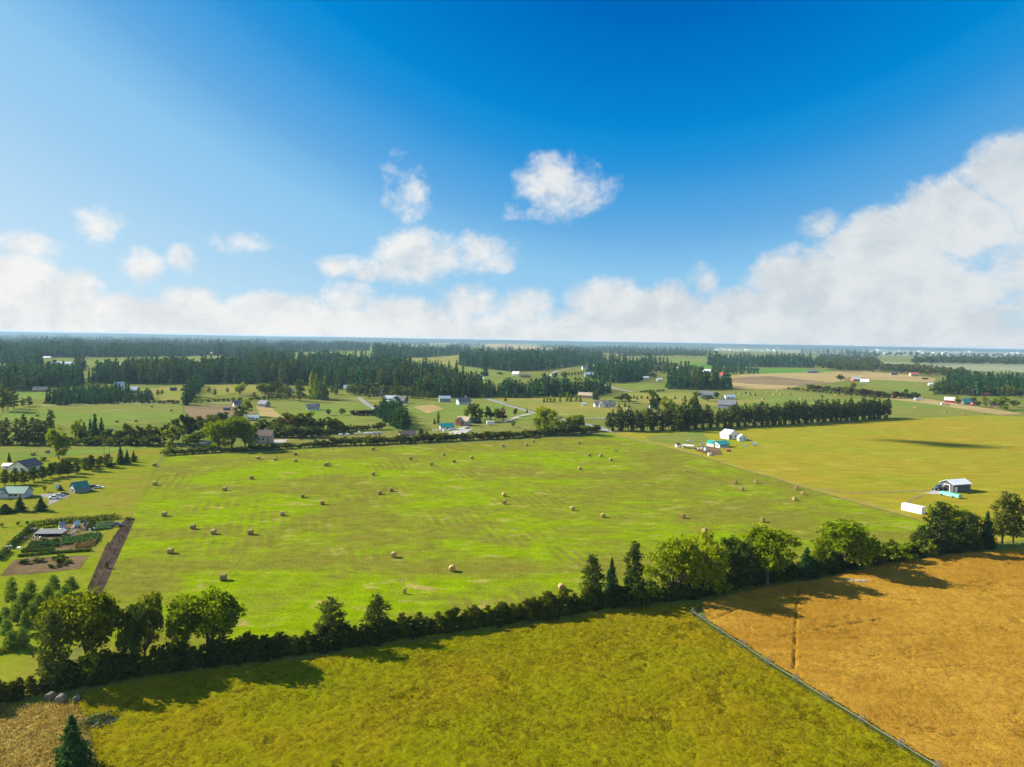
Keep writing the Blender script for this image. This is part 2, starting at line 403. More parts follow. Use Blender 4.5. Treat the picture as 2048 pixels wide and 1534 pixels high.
sheet('field', [(268,780),(368,770),(365,803),(310,800)], .12, m_goldfar, 'golden paddock left of the diagonal belt')
sheet('field', [(22,812),(85,809),(366,806),(366,842),(230,853),(90,852),(0,838)], .10, m_green, 'mown green hay field left of centre')
sheet('field', [(368,812),(470,811),(520,825),(440,838),(376,840)], .09, m_plough, 'brown tilled patch behind the thicket')
sheet('field', [(535,805),(720,797),(765,825),(750,850),(690,868),(560,836)], .09, m_green, 'pasture around the pale blue house')
sheet('field', [(512,812),(540,812),(566,836),(520,832)], .11, m_tan, 'tan slope beside the dark house')
sheet('field', [(545,874),(700,868),(790,862),(800,875),(640,886),(548,888)], .11, m_weeds, 'weedy yard with parked trailers')
sheet('field', [(805,805),(980,797),(1070,828),(1060,870),(900,878),(850,862)], .09, m_green, 'lawn around the teal roofed barn')
sheet('field', [(826,814),(866,809),(888,818),(855,827)], .12, m_tan, 'dry patch beside the parked truck')
sheet('field', [(984,797),(1090,794),(1200,797),(1258,815),(1250,836),(1165,838),(1085,826),(1030,811)], .09, m_goldfar, 'golden field between road and houses')
sheet('field', [(1250,786),(1400,785),(1440,800),(1560,800),(1440,812),(1262,806)], .09, m_goldfar, 'golden field behind the shelterbelt')
sheet('field', [(1228,770),(1290,760),(1332,774),(1385,779),(1290,786),(1234,776)], .10, m_green, 'small green paddock among the conifers')
sheet('field', [(1470,781),(1560,780),(1700,797),(1850,800),(2010,826),(1960,829),(1790,837),(1540,845),(1480,812)], .08, m_green, 'mown green field with far bales behind the shelterbelt')
sheet('field', [(1765,797),(1850,797),(1905,806),(2048,828),(2000,830),(1860,808)], .12, m_tan, 'tan track strip below the red barns')
sheet('field', [(1290,872),(1400,863),(1418,878),(1400,889),(1345,887),(1300,882)], .07, m_green, 'mown green patch left of the farmyard')
# low wooded hills closing the view
g = Geo(); gx = np.linspace(-16000, 16000, 160); gy = np.linspace(-1500, 1500, 9); X, Y = np.meshgrid(gx, gy)
Zh = (50 + 14 * vnoise(X, Y * 0, 1500, 41) - 4 * vnoise(X, Y * 0, 420, 42)) * np.cos(Y / 1500 * math.pi / 2) ** .8
ii = np.arange(X.size).reshape(X.shape)
g.add(np.stack([X, 13000 + Y + 400 * vnoise(X, Y, 3000, 43), np.minimum(Zh, 63) - .5], -1).reshape(-1, 3), np.stack([ii[:-1,:-1], ii[:-1,1:], ii[1:,1:], ii[1:,:-1]], -1).reshape(-1, 4))
tag(g.obj('hills', m_floor, None, True), 'low wooded hills along the horizon', 'hills', kind='structure')
# near fields
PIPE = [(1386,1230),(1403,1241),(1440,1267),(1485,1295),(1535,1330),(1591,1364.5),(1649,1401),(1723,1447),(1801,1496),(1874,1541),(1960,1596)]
HEDGE = [(-130,1446),(0,1411),(132,1380),(264,1359),(425,1336),(600,1314),(776,1286),(922,1266),(1039,1247),(1100,1240),(1232,1216),(1393,1199),(1481,1177),(1548,1167),(1670,1148),(1768,1125),(1902,1107),(1990,1100)]
FENCE = [(1219,866),(1264,880),(1311,890),(1374,905),(1424,920),(1474,937),(1548,957),(1598,974),(1658,990),(1704,1004),(1785,1026),(1850,1045)]
sheet('hay_field', [(330,912),(512,905),(662,896),(812,892),(1024,882),(1190,871)] + FENCE + [(1880,1110),(1768,1127),(1670,1150),(1481,1178),(1232,1218),(1039,1249),(776,1288),(425,1338),(160,1375),(165,1290),(205,1190),(240,1100),(285,985)], .05, m_hay, 'mown hay field dotted with round bales', cat='hay field')
sheet('field', FENCE + [(1990,1085),(2048,1080),(2500,1060),(2500,836),(2048,833),(1960,830),(1790,838),(1640,848),(1400,862),(1225,866)], .04, m_gold, 'golden meadow around the dark shed')
sheet('field', [(0,893),(270,886),(326,890),(326,905),(285,985),(240,1100),(205,1190),(160,1290),(60,1376),(-260,1440),(-260,893)], .03, m_lawn, 'dry lawn around the garden and farmhouses')
sheet('field', [(0,895),(150,889),(300,886),(318,893),(230,906),(120,913),(0,921)], .06, m_green, 'green strip behind the pine row')
m_gap = field_mat('verge grass', (0.15, 0.17, 0.02), (0.12, 0.19, 0.02), None, fine=1.5, mid=0.2)
sheet('path', PIPE[:-1] + [(x+9, y-2) for x, y in reversed(PIPE[:-1])], .06, field_mat('shadow-painted verge grass', (0.05, 0.07, 0.008), (0.09, 0.11, 0.01), None, fine=1.5, mid=0.2), 'dark grassy strip under the irrigation line', cat='verge')  # strip of shadow, put into the colour of the grass
# tracks and roads
ribbon('path', [(1219,865),(1264,879),(1311,888),(1345,889),(1420,893)], 1.9, .10, m_dirt, 'gravel farm track to the teal roofed house')
ribbon('path', FENCE[2:], 1.8, .09, m_weeds, 'dirt strip along the fence line')
ribbon('path', [(1640,978),(1690,985),(1760,985),(1820,982),(1880,983)], 1.9, .12, m_dirt, 'curved dirt track to the dark shed')
ribbon('path', [(1801,1012),(1822,1000),(1845,990)], 1.2, .12, m_dirt, 'faint track from container to shed')
sheet('path', [(1850,986),(1882,978),(1906,984),(1890,989),(1866,989)], .14, m_gravel, 'gravel apron before the shed door', cat='gravel apron')
sheet('path', [(1395,893),(1420,893),(1440,897),(1445,910),(1424,911),(1392,902)], .12, m_soil, 'bare dirt yard beside the teal roofed house', cat='yard')
ribbon('road', [(718,795),(728,804),(740,812),(754,820)], 5, .14, m_asphalt, 'lane passing between the houses')
ribbon('road', [(972,797),(1000,805),(1024,813),(1052,821),(1079,829),(1120,838),(1166,847),(1195,854),(1221,864)], 5.5, .14, m_asphalt, 'paved road curving down to the hay field')
ribbon('road', [(1205,769),(1224,775),(1245,780),(1266,784)], 6, .16, m_asphalt, 'road stub behind the pine belt')
ribbon('road', [(82,811),(180,809),(270,807),(355,806),(420,806),(475,804)], 3.5, .14, m_gravel, 'pale country road across the left fields')
ribbon('path', [(1003,845),(1020,840),(1040,832),(1062,827)], 4, .13, m_gravel, 'driveway from the road to the white camper')
ribbon('path', [(1099,753),(1112,743),(1140,737)], 5, .20, m_gravel, 'uphill driveway among the far houses')
sheet('path', [(905,860),(932,852),(945,858),(925,870),(905,868)], .14, m_gravel, 'gravel yard beside the teal roofed barn', cat='gravel yard')
sheet('path', [(395,886),(415,882),(424,886),(400,888)], .12, m_gravel, 'gravel patch left of the cottonwoods', cat='gravel patch')
sheet('path', [(545,880),(575,879),(570,886),(548,888)], .14, m_gravel, 'gravel drive beside the brown barn', cat='gravel drive')
sheet('path', [(97,1011),(141,991),(119,986),(74,990),(98,998)], .08, m_asphalt, 'grey driveway beside the green roofed house', cat='driveway')
# garden ground
sheet('garden_bed', [(250,1038),(271,1036),(207,1179),(200,1187),(170,1188),(186,1150),(214,1086),(221,1084)], .08, m_mulch, 'long dark mulch strip planted with saplings', cat='mulch strip')
sheet('garden_bed', [(69,1069),(160,1066),(205,1068),(196,1086),(180,1096),(44,1106)], .08, m_soil, 'bare soil under the vegetable rows', cat='garden soil')
sheet('garden_bed', [(0,1152),(28,1121),(60,1115),(178,1111),(160,1138),(70,1148)], .08, m_soil, 'reddish bare soil patch below the low hedge', cat='garden soil')
sheet('path', [(126,1050),(176,1047),(190,1062),(130,1066)], .07, m_soil, 'brown yard among the garden sheds', cat='yard')
sheet('path', [(-40,1418),(140,1386),(160,1402),(130,1410),(-40,1430)], .05, m_gap, 'green verge under the old bales', cat='verge')

def inside(px, py, poly):
    r = np.zeros(px.shape, bool); n = len(poly)
    for i in range(n):
        (x1, y1), (x2, y2) = poly[i], poly[(i+1) % n]
        if y1 == y2: continue
        c = ((y1 > py) != (y2 > py)) & (px < (x2-x1)*(py-y1)/(y2-y1)+x1)
        r ^= c
    return r
def dist_line(X, Y, line):
    d = np.full(X.shape, 1e9)
    for a, b in zip(line[:-1], line[1:]):
        vx, vy = b.x - a.x, b.y - a.y; L = vx*vx + vy*vy
        t = np.clip(((X-a.x)*vx + (Y-a.y)*vy) / L, 0, 1)
        d = np.minimum(d, np.hypot(X-a.x-t*vx, Y-a.y-t*vy))
    return d
def crop(name, poly_px, step, base, amp, seed, mat, label, tracks=(), blades=None):
    poly = [(p.x, p.y) for p in (at(x, y) for x, y in poly_px)]
    xs, ys = [p[0] for p in poly], [p[1] for p in poly]
    gx, gy = np.arange(min(xs), max(xs), step), np.arange(min(ys), max(ys), step)
    X, Y = np.meshgrid(gx, gy); rs = np.random.default_rng(seed)
    X = X + rs.uniform(-.3, .3, X.shape) * step; Y = Y + rs.uniform(-.3, .3, Y.shape) * step
    Z = base + amp * ((vnoise(X, Y, 9, seed) - .5) * .35 + (vnoise(X, Y, 2.6, seed+1) - .5) * .2 + (vnoise(X, Y, 0.8, seed+2) - .5) * .8 + rs.uniform(-.5, .5, X.shape) * .7)
    hole = (vnoise(X, Y, 5, seed+5) > .80) & (vnoise(X, Y, 1.3, seed+6) > .62)
    Z = Z - hole * amp * 0.9
    for line, w, dep in tracks:
        ln = [at(x, y) for x, y in line]
        d = dist_line(X, Y, ln) + (vnoise(X, Y, 2.0, seed+9) - .5) * w * 1.6
        Z = Z - dep * np.clip(1.5 - d / w, 0, 1)
    Z = np.maximum(Z, 0.06)
    In = inside(X, Y, poly)
    ny, nx = X.shape
    idx = np.arange(nx*ny).reshape(ny, nx)
    q = np.stack([idx[:-1,:-1], idx[:-1,1:], idx[1:,1:], idx[1:,:-1]], -1)
    ok = In[:-1,:-1] & In[:-1,1:] & In[1:,1:] & In[1:,:-1]
    g = Geo(); g.add(np.stack([X, Y, Z], -1).reshape(-1, 3), q[ok])
    o = g.obj(name, mat, smooth=True)
    if blades:
        n, tall, bm_, bname, blabel = blades
        A = np.array(poly); px = rs.uniform(A[:,0].min(), min(A[:,0].max(), 170), n); py = rs.uniform(A[:,1].min(), A[:,1].max(), n)
        k = inside(px, py, poly) & (np.abs(px) < py * .80 + 6) & (py > 80)
        for line, w, dep in tracks: k &= dist_line(px, py, [at(x, y) for x, y in line]) > w * 1.3
        px, py = px[k], py[k]; m = len(px); h = tall * rs.uniform(.5, 1.2, m) * (.8 + .4 * vnoise(px, py, 3.5, seed+11)); z0 = np.full(m, base - .12)
        a = rs.uniform(0, 2*np.pi, m); w = rs.uniform(.03, .08, m); lx, ly = rs.normal(size=m)*h*.35 + h*.18, rs.normal(size=m)*h*.35
        P0 = np.column_stack([px - np.cos(a)*w, py - np.sin(a)*w, z0]); P1 = np.column_stack([px + np.cos(a)*w, py + np.sin(a)*w, z0])
        T0 = np.column_stack([px + lx + np.cos(a)*w*.4, py + ly + np.sin(a)*w*.4, z0 + h]); T1 = np.column_stack([px + lx - np.cos(a)*w*.4, py + ly - np.sin(a)*w*.4, z0 + h])
        b = Geo().add(np.stack([P0, P1, T0, T1], 1).reshape(-1, 3), np.arange(4*m).reshape(-1, 4))
        tag(b.obj(bname, bm_), blabel, 'grass', kind='stuff')
    return tag(o, label, 'field', kind='structure')
lm_grass = leaf_mat('meadow blades', (0.23, 0.18, 0.004), (0.265, 0.258, 0.003), None, 0.5, .22)
lm_wheat = leaf_mat('wheat ears', (0.385, 0.215, 0.022), (0.49, 0.295, 0.045), None, 0.45, .25)
lm_dry = leaf_mat('dry blades', (0.36, 0.25, 0.05), (0.48, 0.35, 0.085), None, 0.45, .3)
crop('meadow', [(150,1412),(172,1384),(264,1366),(425,1343),(600,1321),(776,1293),(922,1273),(1039,1254),(1100,1247),(1232,1223),(1385,1208),(1400,1216)] + [(x-1, y+3) for x, y in PIPE] + [(1900,1760),(100,1760),(196,1545),(172,1440)],
     0.32, 0.35, 0.24, 5, m_meadow, 'tall yellow-green meadow in the foreground', blades=(300000, .26, lm_grass, 'meadow_grass', 'tufted yellow-green grass of the foreground meadow'))
crop('wheat_field', [(1402,1212),(1490,1188),(1552,1176),(1672,1157),(1770,1133),(1905,1113),(1990,1108),(2048,1099),(2300,1070),(2400,1400),(2300,1700),(2060,1640)] + [(x+6, y+1) for x, y in reversed(PIPE[1:])],
     0.34, 0.75, 0.15, 21, m_wheat, 'ripe golden wheat field in the right foreground',
     tracks=[([(1596,1176),(1593,1230),(1590,1290),(1588,1345)], 0.17, 0.38), ([(1420,1248),(1490,1216),(1560,1206)], 0.25, 0.3), ([(1560,1280),(1660,1260),(1770,1243)], 0.25, 0.35),
             ([(1824,1300),(1822,1345),(1830,1390)], 0.12, 0.08), ([(1840,1345),(1930,1338),(2000,1335)], 0.16, 0.2)], blades=(420000, .2, lm_wheat, 'wheat', 'standing golden wheat stalks'))
a, b, c = at(2300,1070), at(2400,1400), at(2300,1700)
sheet('wheat_field', [(a.x, a.y), (b.x, b.y), (c.x, c.y), (c.x + 200, c.y), (a.x + 260, a.y + 40)], .75, m_wheat, 'ripe wheat running on beyond the right edge', px=False)
crop('dry_grass', [(-200,1428),(0,1416),(142,1408),(152,1414),(172,1442),(192,1545),(96,1760),(-200,1760)], 0.32, 0.3, 0.35, 33, m_drygrass, 'bent dry tan grass in the lower left corner', blades=(60000, .5, lm_dry, 'dry_grass_tufts', 'bent tan tufts in the lower left corner'))

# ------------------------------------------------------------------ tree makers
m_bark = paint('bark', (0.10, 0.075, 0.055), 0.9, 0.35, 3)
m_bark_pale = paint('pale bark', (0.22, 0.19, 0.15), 0.9, 0.3, 3)
LM = dict(
    pine=leaf_mat('pine needles', (0.038, 0.075, 0.012), (0.125, 0.165, 0.020), (0.15, 0.16, 0.016)),
    fir=leaf_mat('fir needles', (0.026, 0.085, 0.022), (0.085, 0.19, 0.042), (0.12, 0.19, 0.025)),
    blue=leaf_mat('blue spruce needles', (0.035, 0.085, 0.065), (0.07, 0.14, 0.11)),
    leafy=leaf_mat('broad leaves', (0.14, 0.21, 0.003), (0.32, 0.41, 0.006), (0.34, 0.36, 0.004), 0.45),
    yellow=leaf_mat('yellowing leaves', (0.19, 0.23, 0.003), (0.31, 0.34, 0.004), None, 0.5),
    dark=leaf_mat('dark leaves', (0.045, 0.085, 0.008), (0.14, 0.20, 0.018), (0.17, 0.18, 0.01)),
    orchard=leaf_mat('young orchard leaves', (0.13, 0.22, 0.018), (0.28, 0.38, 0.045), None, 0.45),
    hedge=leaf_mat('hedge foliage', (0.03, 0.055, 0.006), (0.09, 0.125, 0.010), (0.13, 0.12, 0.006), 0.3),
    thicket=leaf_mat('thicket leaves', (0.065, 0.095, 0.008), (0.15, 0.17, 0.012), (0.21, 0.17, 0.010), 0.35),
    lawnhedge=leaf_mat('garden hedge leaves', (0.06, 0.10, 0.012), (0.12, 0.17, 0.02), None, 0.25),
    maroon=leaf_mat('maroon leaves', (0.05, 0.014, 0.018), (0.11, 0.03, 0.035)),
    rust=leaf_mat('rusty leaves', (0.22, 0.14, 0.04), (0.30, 0.20, 0.07)),
    grey=leaf_mat('dead grey twigs', (0.15, 0.12, 0.11), (0.24, 0.20, 0.18)),
    crop=leaf_mat('vegetable leaves', (0.05, 0.11, 0.02), (0.11, 0.20, 0.05)),
    crop2=leaf_mat('pale crop leaves', (0.12, 0.20, 0.07), (0.20, 0.29, 0.12)))

def broad_geo(seed, H=10.0, W=8.0, tf=0.3, leaf=0.34, ncl=46, nl=60, lean=0.0):
    rs = np.random.default_rng(seed); T, C = Geo(), Geo()
    ch = H * (1 - tf) ; cz = H * tf + ch * 0.5
    cl = []
    nlobe = int(rs.integers(5, 8)); lobes = [(np.array([0, 0, cz + ch*.12]), .62)]
    for i in range(nlobe):
        a = rs.uniform(0, 6.28); e = rs.uniform(-1.0, .7)
        lobes.append((np.array([math.cos(a)*W*.27, math.sin(a)*W*.27, cz + e*ch*.30]), rs.uniform(.42, .60)))
    for i in range(ncl):
        lc, lr = lobes[i % len(lobes)]
        d = rs.normal(size=3); d /= np.linalg.norm(d); r = rs.uniform(.5, 1.0) ** .5
        c = lc + d * [W/2*lr*r, W/2*lr*r, ch*.5*lr*r*1.15]; c[2] = min(max(c[2], H*tf*.8), H*.97); cl.append((c, rs.uniform(.07, .15) * W))
        n = int(nl * rs.uniform(.6, 1.4))
        q = rs.normal(size=(n, 3)); q /= np.linalg.norm(q, axis=1)[:,None]; q *= rs.uniform(.3, 1.15, (n,1)); q[:,2] *= .8
        C.leaves(c + q * cl[-1][1], rs.uniform(.7, 1.3, n) * leaf, rs, .7)
    top = np.array([rs.normal()*.2, rs.normal()*.2, H*(tf + .32)])
    r0 = H * .026
    T.tube([(0,0,-.3), (0,0,H*.06), tuple(top*[.4,.4,1]*[1,1,.5]), tuple(top)], [r0*1.5, r0, r0*.8, r0*.55])
    for i in rs.permutation(ncl)[:11]:
        c = cl[i][0]; z0 = H * tf * rs.uniform(.7, 1.2)
        s = np.array([0, 0, min(z0, c[2]-.3)]); mid = s*.5 + c*.5 + rs.normal(size=3)*.25 - [0,0,.25]
        T.tube([tuple(s), tuple(mid), tuple(c)], [r0*.5, r0*.33, r0*.12], 5)
    return T, C
def conifer_geo(seed, H=10.0, W=5.0, cb=.12, shape='pine', leaf=0.3, nlev=16, nb=7, nl=16, core=False):
    rs = np.random.default_rng(seed); T, C = Geo(), Geo()
    T.tube([(0,0,-.3),(0,0,H*.5),(0,0,H*.97)], [H*.02, H*.013, H*.003])
    for i in range(nlev):
        t = (i + rs.uniform(-.3, .3)) / (nlev - 1); t = min(max(t, 0), 1)
        z = H * (cb + (1 - cb) * t)
        if shape == 'pine': pr = (0.62 + .9*t*(1-t) ) * (1 - t**2.6) ** .7 + .05
        elif shape == 'column': pr = (1 - t**1.9) ** .8 * (.75 + .25*t) + .04
        else: pr = (1 - t) ** .88 + .03
        for k in range(max(2, int(nb * (pr ** .5) + .5))):
            a = rs.uniform(0, 2*math.pi); L = W/2 * pr * rs.uniform(.55, 1.12)
            if shape == 'pine' and rs.random() < .22: L *= rs.uniform(.3, .75)
            dz = (-.28 if shape == 'fir' else .12) * L
            n = max(3, int(nl * (.35 + .65 * pr) * rs.uniform(.7, 1.3)))
            if shape == 'fir':
                s = rs.uniform(.15, 1, n) ** .7
                P = np.stack([np.cos(a)*L*s, np.sin(a)*L*s, z + dz*s], 1) + rs.normal(size=(n,3)) * [.09*L+.05, .09*L+.05, .03*H]*1
            else:
                s0 = rs.uniform(.65, 1.0)
                q = rs.normal(size=(n,3)); q /= np.linalg.norm(q, axis=1)[:,None]; q *= rs.uniform(.4, 1.05, (n,1))
                rad = H * (.055 if shape == 'pine' else .075) * rs.uniform(.8, 1.3)
                P = np.array([math.cos(a)*L*s0, math.sin(a)*L*s0, z + dz*s0]) + q * [rad*1.25, rad*1.25, rad*.85]
            P[:,2] = np.minimum(P[:,2], H)
            C.leaves(P, rs.uniform(.7, 1.3, n) * leaf, rs, .5, flat=.35 if shape == 'fir' else 0)
            if shape == 'pine' and k < 3: T.tube([(0,0,z-.2), (math.cos(a)*L*.75, math.sin(a)*L*.75, z+dz*.7)], [H*.005, H*.002], 4, cap=False)
    if core:
        w = W*.26
        C.add([(w*math.cos(k*1.257), w*math.sin(k*1.257), H*(cb+.04)) for k in range(5)] + [(0,0,H*.9)], [(k,(k+1)%5,5) for k in range(5)])
    return T, C

MESH = {}
class Kind:                                          # one variant: its meshes and its real height
    def __init__(s, name, TC, H, lm, split=True, bark=None):
        s.H, s.lm, s.split, s.name = H, lm, split, name
        T, C = TC; s.T, s.C, s.bark = T, C, bark or m_bark
        s.cache = {}
    def meshes(s, lm=None):
        lm = lm or s.lm
        if lm not in s.cache:
            if s.split: s.cache[lm] = (s.T.mesh(s.name + '_trunk', s.bark), s.C.mesh(s.name + '_crown', LM[lm]))
            else:
                g = Geo(); g.v = list(s.T.v) + list(s.C.v); n = s.T.n
                g.f = [(f, 1) for f, m in s.T.f] + [(f + n, 0) for f, m in s.C.f]
                s.cache[lm] = g.mesh(s.name, [LM[lm], s.bark])
        return s.cache[lm]
def plant(kind, loc, H, label=None, cat='tree', group=None, wide=1.0, lm=None, name=None, rz=None):
    k = H / kind.H; name = name or kind.name
    rz = random.uniform(0, 6.28) if rz is None else rz
    if kind.split:
        o = empty(name, loc, rz, label, cat, group); o.scale = (k*wide, k*wide, k)
        t, c = kind.meshes(lm)
        link('trunk', t, o); link('crown', c, o)
    else:
        o = tag(link(name, kind.meshes(lm), None, loc, rz, (k*wide, k*wide, k)), label, cat, group)
    return o
def plant_px(kind, x, yb, yt, label=None, cat='tree', group=None, w=None, lm=None, name=None, W0=None):
    H = max(rise(x, yb, yt), 0.6)
    wide = 1.0
    if w: wide = (w * (CAM_H / max(yb - hor(x), 3)) * 1.0) / ((W0 or kind.W) * H / kind.H)
    return plant(kind, at(x, yb), H, label, cat, group, wide, lm, name)
def K(name, TC, H, W, lm, split=True, bark=None):
    k = Kind(name, TC, H, lm, split, bark); k.W = W; return k

big_broad = [K('broadleaf_tree', broad_geo(100+i, 12, 9.5, .14, .28, 110, 56), 12, 9.5, 'leafy') for i in range(4)]
mid_broad = [K('broadleaf_tree', broad_geo(120+i, 10, 8, .18, .52, 46, 20), 10, 8, 'dark') for i in range(5)]
far_broad = [K('broadleaf_tree', broad_geo(140+i, 10, 9, .10, .95, 22, 12), 10, 9, 'dark', False) for i in range(4)]
big_pine = [K('pine_tree', conifer_geo(200+i, 11, 5.4, .18, 'pine', .27, 19, 8, 24), 11, 5.4, 'pine') for i in range(4)]
big_fir = [K('spruce_tree', conifer_geo(220+i, 10, 5.6, .06, 'fir', .24, 26, 15, 20), 10, 5.6, 'fir') for i in range(2)]
mid_pine = [K('pine_tree', conifer_geo(230+i, 16, 7.2, .20, 'pine', .75, 13, 6, 9), 16, 7.2, 'pine') for i in range(5)]
mid_fir = [K('conifer_tree', conifer_geo(240+i, 20, 6.6, .05, 'fir', .85, 16, 8, 8, True), 20, 6.6, 'fir', False) for i in range(6)]
far_fir = [K('conifer_tree', conifer_geo(250+i, 20, 6.6, .04, 'fir', 1.5, 9, 5, 4, True), 20, 6.6, 'fir', False) for i in range(5)]
orchard = [K('orchard_tree', conifer_geo(260+i, 6, 3.4, .16, 'column', .20, 13, 9, 26), 6, 3.4, 'orchard') for i in range(3)]
juniper = [K('hedge_shrub', conifer_geo(270+i, 5, 3.2, .03, 'column', .22, 12, 9, 24), 5, 3.2, 'hedge', False) for i in range(5)]
bushes = [K('bush', broad_geo(280+i, 4, 4.8, .02, .30, 36, 22), 4, 4.6, 'thicket', False) for i in range(5)]
sapling = [K('sapling', conifer_geo(290+i, 2, 1.1, .12, 'column', .12, 8, 6, 10), 2, 1.1, 'dark') for i in range(2)]
wide_fir = [K('conifer_tree', conifer_geo(310+i, 20, 8.0, .12, 'pine', 1.0, 12, 6, 7, True), 20, 8.0, 'pine', False) for i in range(3)]
far_wide = [K('conifer_tree', conifer_geo(320+i, 20, 8.0, .08, 'pine', 1.7, 7, 5, 4, True), 20, 8.0, 'pine', False) for i in range(3)]
poplar = [K('poplar_tree', conifer_geo(295+i, 10, 2.6, .06, 'column', .45, 14, 6, 9), 10, 2.6, 'dark') for i in range(2)]

# ------------------------------------------------------------------ trees of the near hedge line
C_ = random.choice
for (kind, x, yb, yt, w, lm, label) in [
    (big_pine[0], 108, 1381, 1219, 66, 'pine', 'tall thin pine with bare trunk at the left end of the foreground hedge'),
    (big_broad[1], 176, 1338, 1181, 136, 'yellow', 'wide yellow-green maple beside the tall thin pine'),
    (big_broad[1], 265, 1346, 1214, 64, 'dark', 'dark green broadleaf tree with a straight dark trunk in the hedge'),
    (big_broad[2], 290, 1322, 1184, 62, 'yellow', 'narrow yellow-green tree behind the dark straight-trunked tree'),
    (big_broad[3], 366, 1312, 1188, 66, 'leafy', 'slender green tree at the left of the broad round tree'),
    (big_broad[1], 416, 1316, 1180, 120, 'leafy', 'broad round bright green tree rising from the foreground hedge'),
    (big_pine[1], 661, 1297, 1196, 66, 'pine', 'bushy pine left of its twin in the middle of the foreground hedge'),
    (big_pine[2], 755, 1279, 1191, 58, 'pine', 'pine with pointed top right of its twin in the hedge'),
    (big_pine[3], 1184, 1212, 1110, 50, 'pine', 'round topped pine at the left of three conifers in the hedge'),
    (big_fir[0], 1222, 1206, 1116, 42, 'fir', 'dark open branched spruce between two pines'),
    (big_pine[0], 1266, 1200, 1083, 46, 'pine', 'tallest pine of three conifers in the hedge'),
    (big_broad[2], 1345, 1196, 1069, 84, 'leafy', 'light green cottonwood right of the tallest hedge pine'),
    (big_pine[1], 1377, 1194, 1106, 40, 'dark', 'dark narrow tree in front of the light green cottonwood'),
    (big_broad[0], 1418, 1184, 1068, 64, 'leafy', 'cottonwood with visible dark forked trunk'),
    (big_broad[3], 1466, 1175, 1070, 60, 'dark', 'tall dark green cottonwood right of the forked one'),
    (big_broad[2], 1384, 1190, 1082, 62, 'leafy', 'green tree filling the gap between two cottonwoods'),
    (big_broad[1], 1500, 1172, 1088, 54, 'dark', 'dark tree between the tall dark and the wide cottonwood'),
    (big_broad[1], 1534, 1170, 1060, 94, 'leafy', 'wide green cottonwood above the wheat corner'),
    (big_fir[1], 1612, 1156, 1095, 52, 'fir', 'small wide spruce at the wheat field edge'),
    (big_broad[3], 1641, 1142, 1072, 34, 'leafy', 'thin sparse tree left of the big round cottonwood'),
    (big_broad[2], 1686, 1142, 1036, 104, 'leafy', 'big round cottonwood at the right of the hedge'),
    (big_broad[0], 1897, 1088, 1006, 84, 'yellow', 'bright yellow-green tree behind the leaning dark pines'),
    (big_pine[2], 1878, 1108, 1005, 62, 'pine', 'thick dark pine below the white container'),
    (big_pine[3], 1842, 1109, 1051, 44, 'pine', 'short brownish pine left of the thick dark pine'),
    (big_pine[1], 1936, 1100, 1026, 52, 'pine', 'medium pine right of the bright yellow-green tree'),
    (big_fir[0], 1972, 1092, 1022, 40, 'fir', 'dark conifer next to the tallest pine pair'),
    (big_pine[0], 2004, 1088, 983, 50, 'pine', 'tallest pine at the right end of the hedge'),
    (big_pine[2], 2026, 1087, 988, 44, 'pine', 'second tall pine at the right frame edge'),
    (big_fir[1], 145, 1546, 1431, 84, 'fir', 'spruce in the lower left corner beside dry grass')]:
    nm = 'pine_tree' if lm == 'pine' else 'spruce_tree' if lm == 'fir' else 'broadleaf_tree'
    plant_px(kind, x, yb, yt, label, 'tree', None, w * (1.18 if nm == 'broadleaf_tree' and x > 1300 else 1.0 if 250 < x < 380 else 1.08), lm, nm)
for k, (x, yb, yt, w) in enumerate([(190,1362,1300,60),(330,1345,1285,46),(1300,1204,1160,50),(1270,1212,1150,66),(1440,1188,1150,50),(1850,1116,1078,50),(1800,1124,1085,50),(1760,1130,1088,60)]):
    plant_px(bushes[k % 5], x, yb, yt, 'leafy bush filling the foot of the foreground hedge', 'bush', 'leafy bushes in the foreground hedge', w, 'dark' if k % 2 else 'leafy')

def along(px, step, jit=0.3):
    P = [at(x, y) for x, y in px]; d = 0.0; nxt = 0.0; res = []
    for a, b in zip(P[:-1], P[1:]):
        L = (b - a).length
        while nxt <= d + L:
            p = a.lerp(b, (nxt - d) / L); n = Vector((-(b-a).y, (b-a).x, 0)).normalized()
            res.append(p + n * random.uniform(-jit, jit) * step); nxt += step * random.uniform(.75, 1.25)
        d += L
    return res
hp = along(HEDGE, 1.35, .35)
for p in hp:
    p.y += 1.4
    h = random.uniform(3.2, 4.9) * (1.25 if random.random() < .16 else 1) * (0.85 if p.x < -75 else 1)
    plant(C_(juniper), p, h, 'dark evergreen shrub of the long foreground hedge', 'shrub', 'shrubs of the foreground hedge', random.uniform(1.0, 1.6))

# orchard
OR = [(24,1211,1155,'left row, top'),(10,1238,1214,''),(12,1274,1238,''),(62,1208,1160,''),(45,1220,1184,''),(32,1245,1206,''),(107,1188,1150,''),(95,1204,1170,''),(78,1222,1188,''),(66,1241,1207,''),(53,1269,1219,''),
      (143,1188,1154,''),(130,1201,1172,''),(117,1216,1186,''),(104,1230,1194,''),(92,1246,1210,''),(20,1300,1262,''),(-6,1262,1225,''),(46,1296,1256,''),(80,1262,1226,'')]
for i, (x, yb, yt, _) in enumerate(OR):
    plant_px(orchard[i % 3], x, yb, yt, 'young green tree in the slanting orchard rows', 'tree', 'young trees planted in orchard rows', 28)
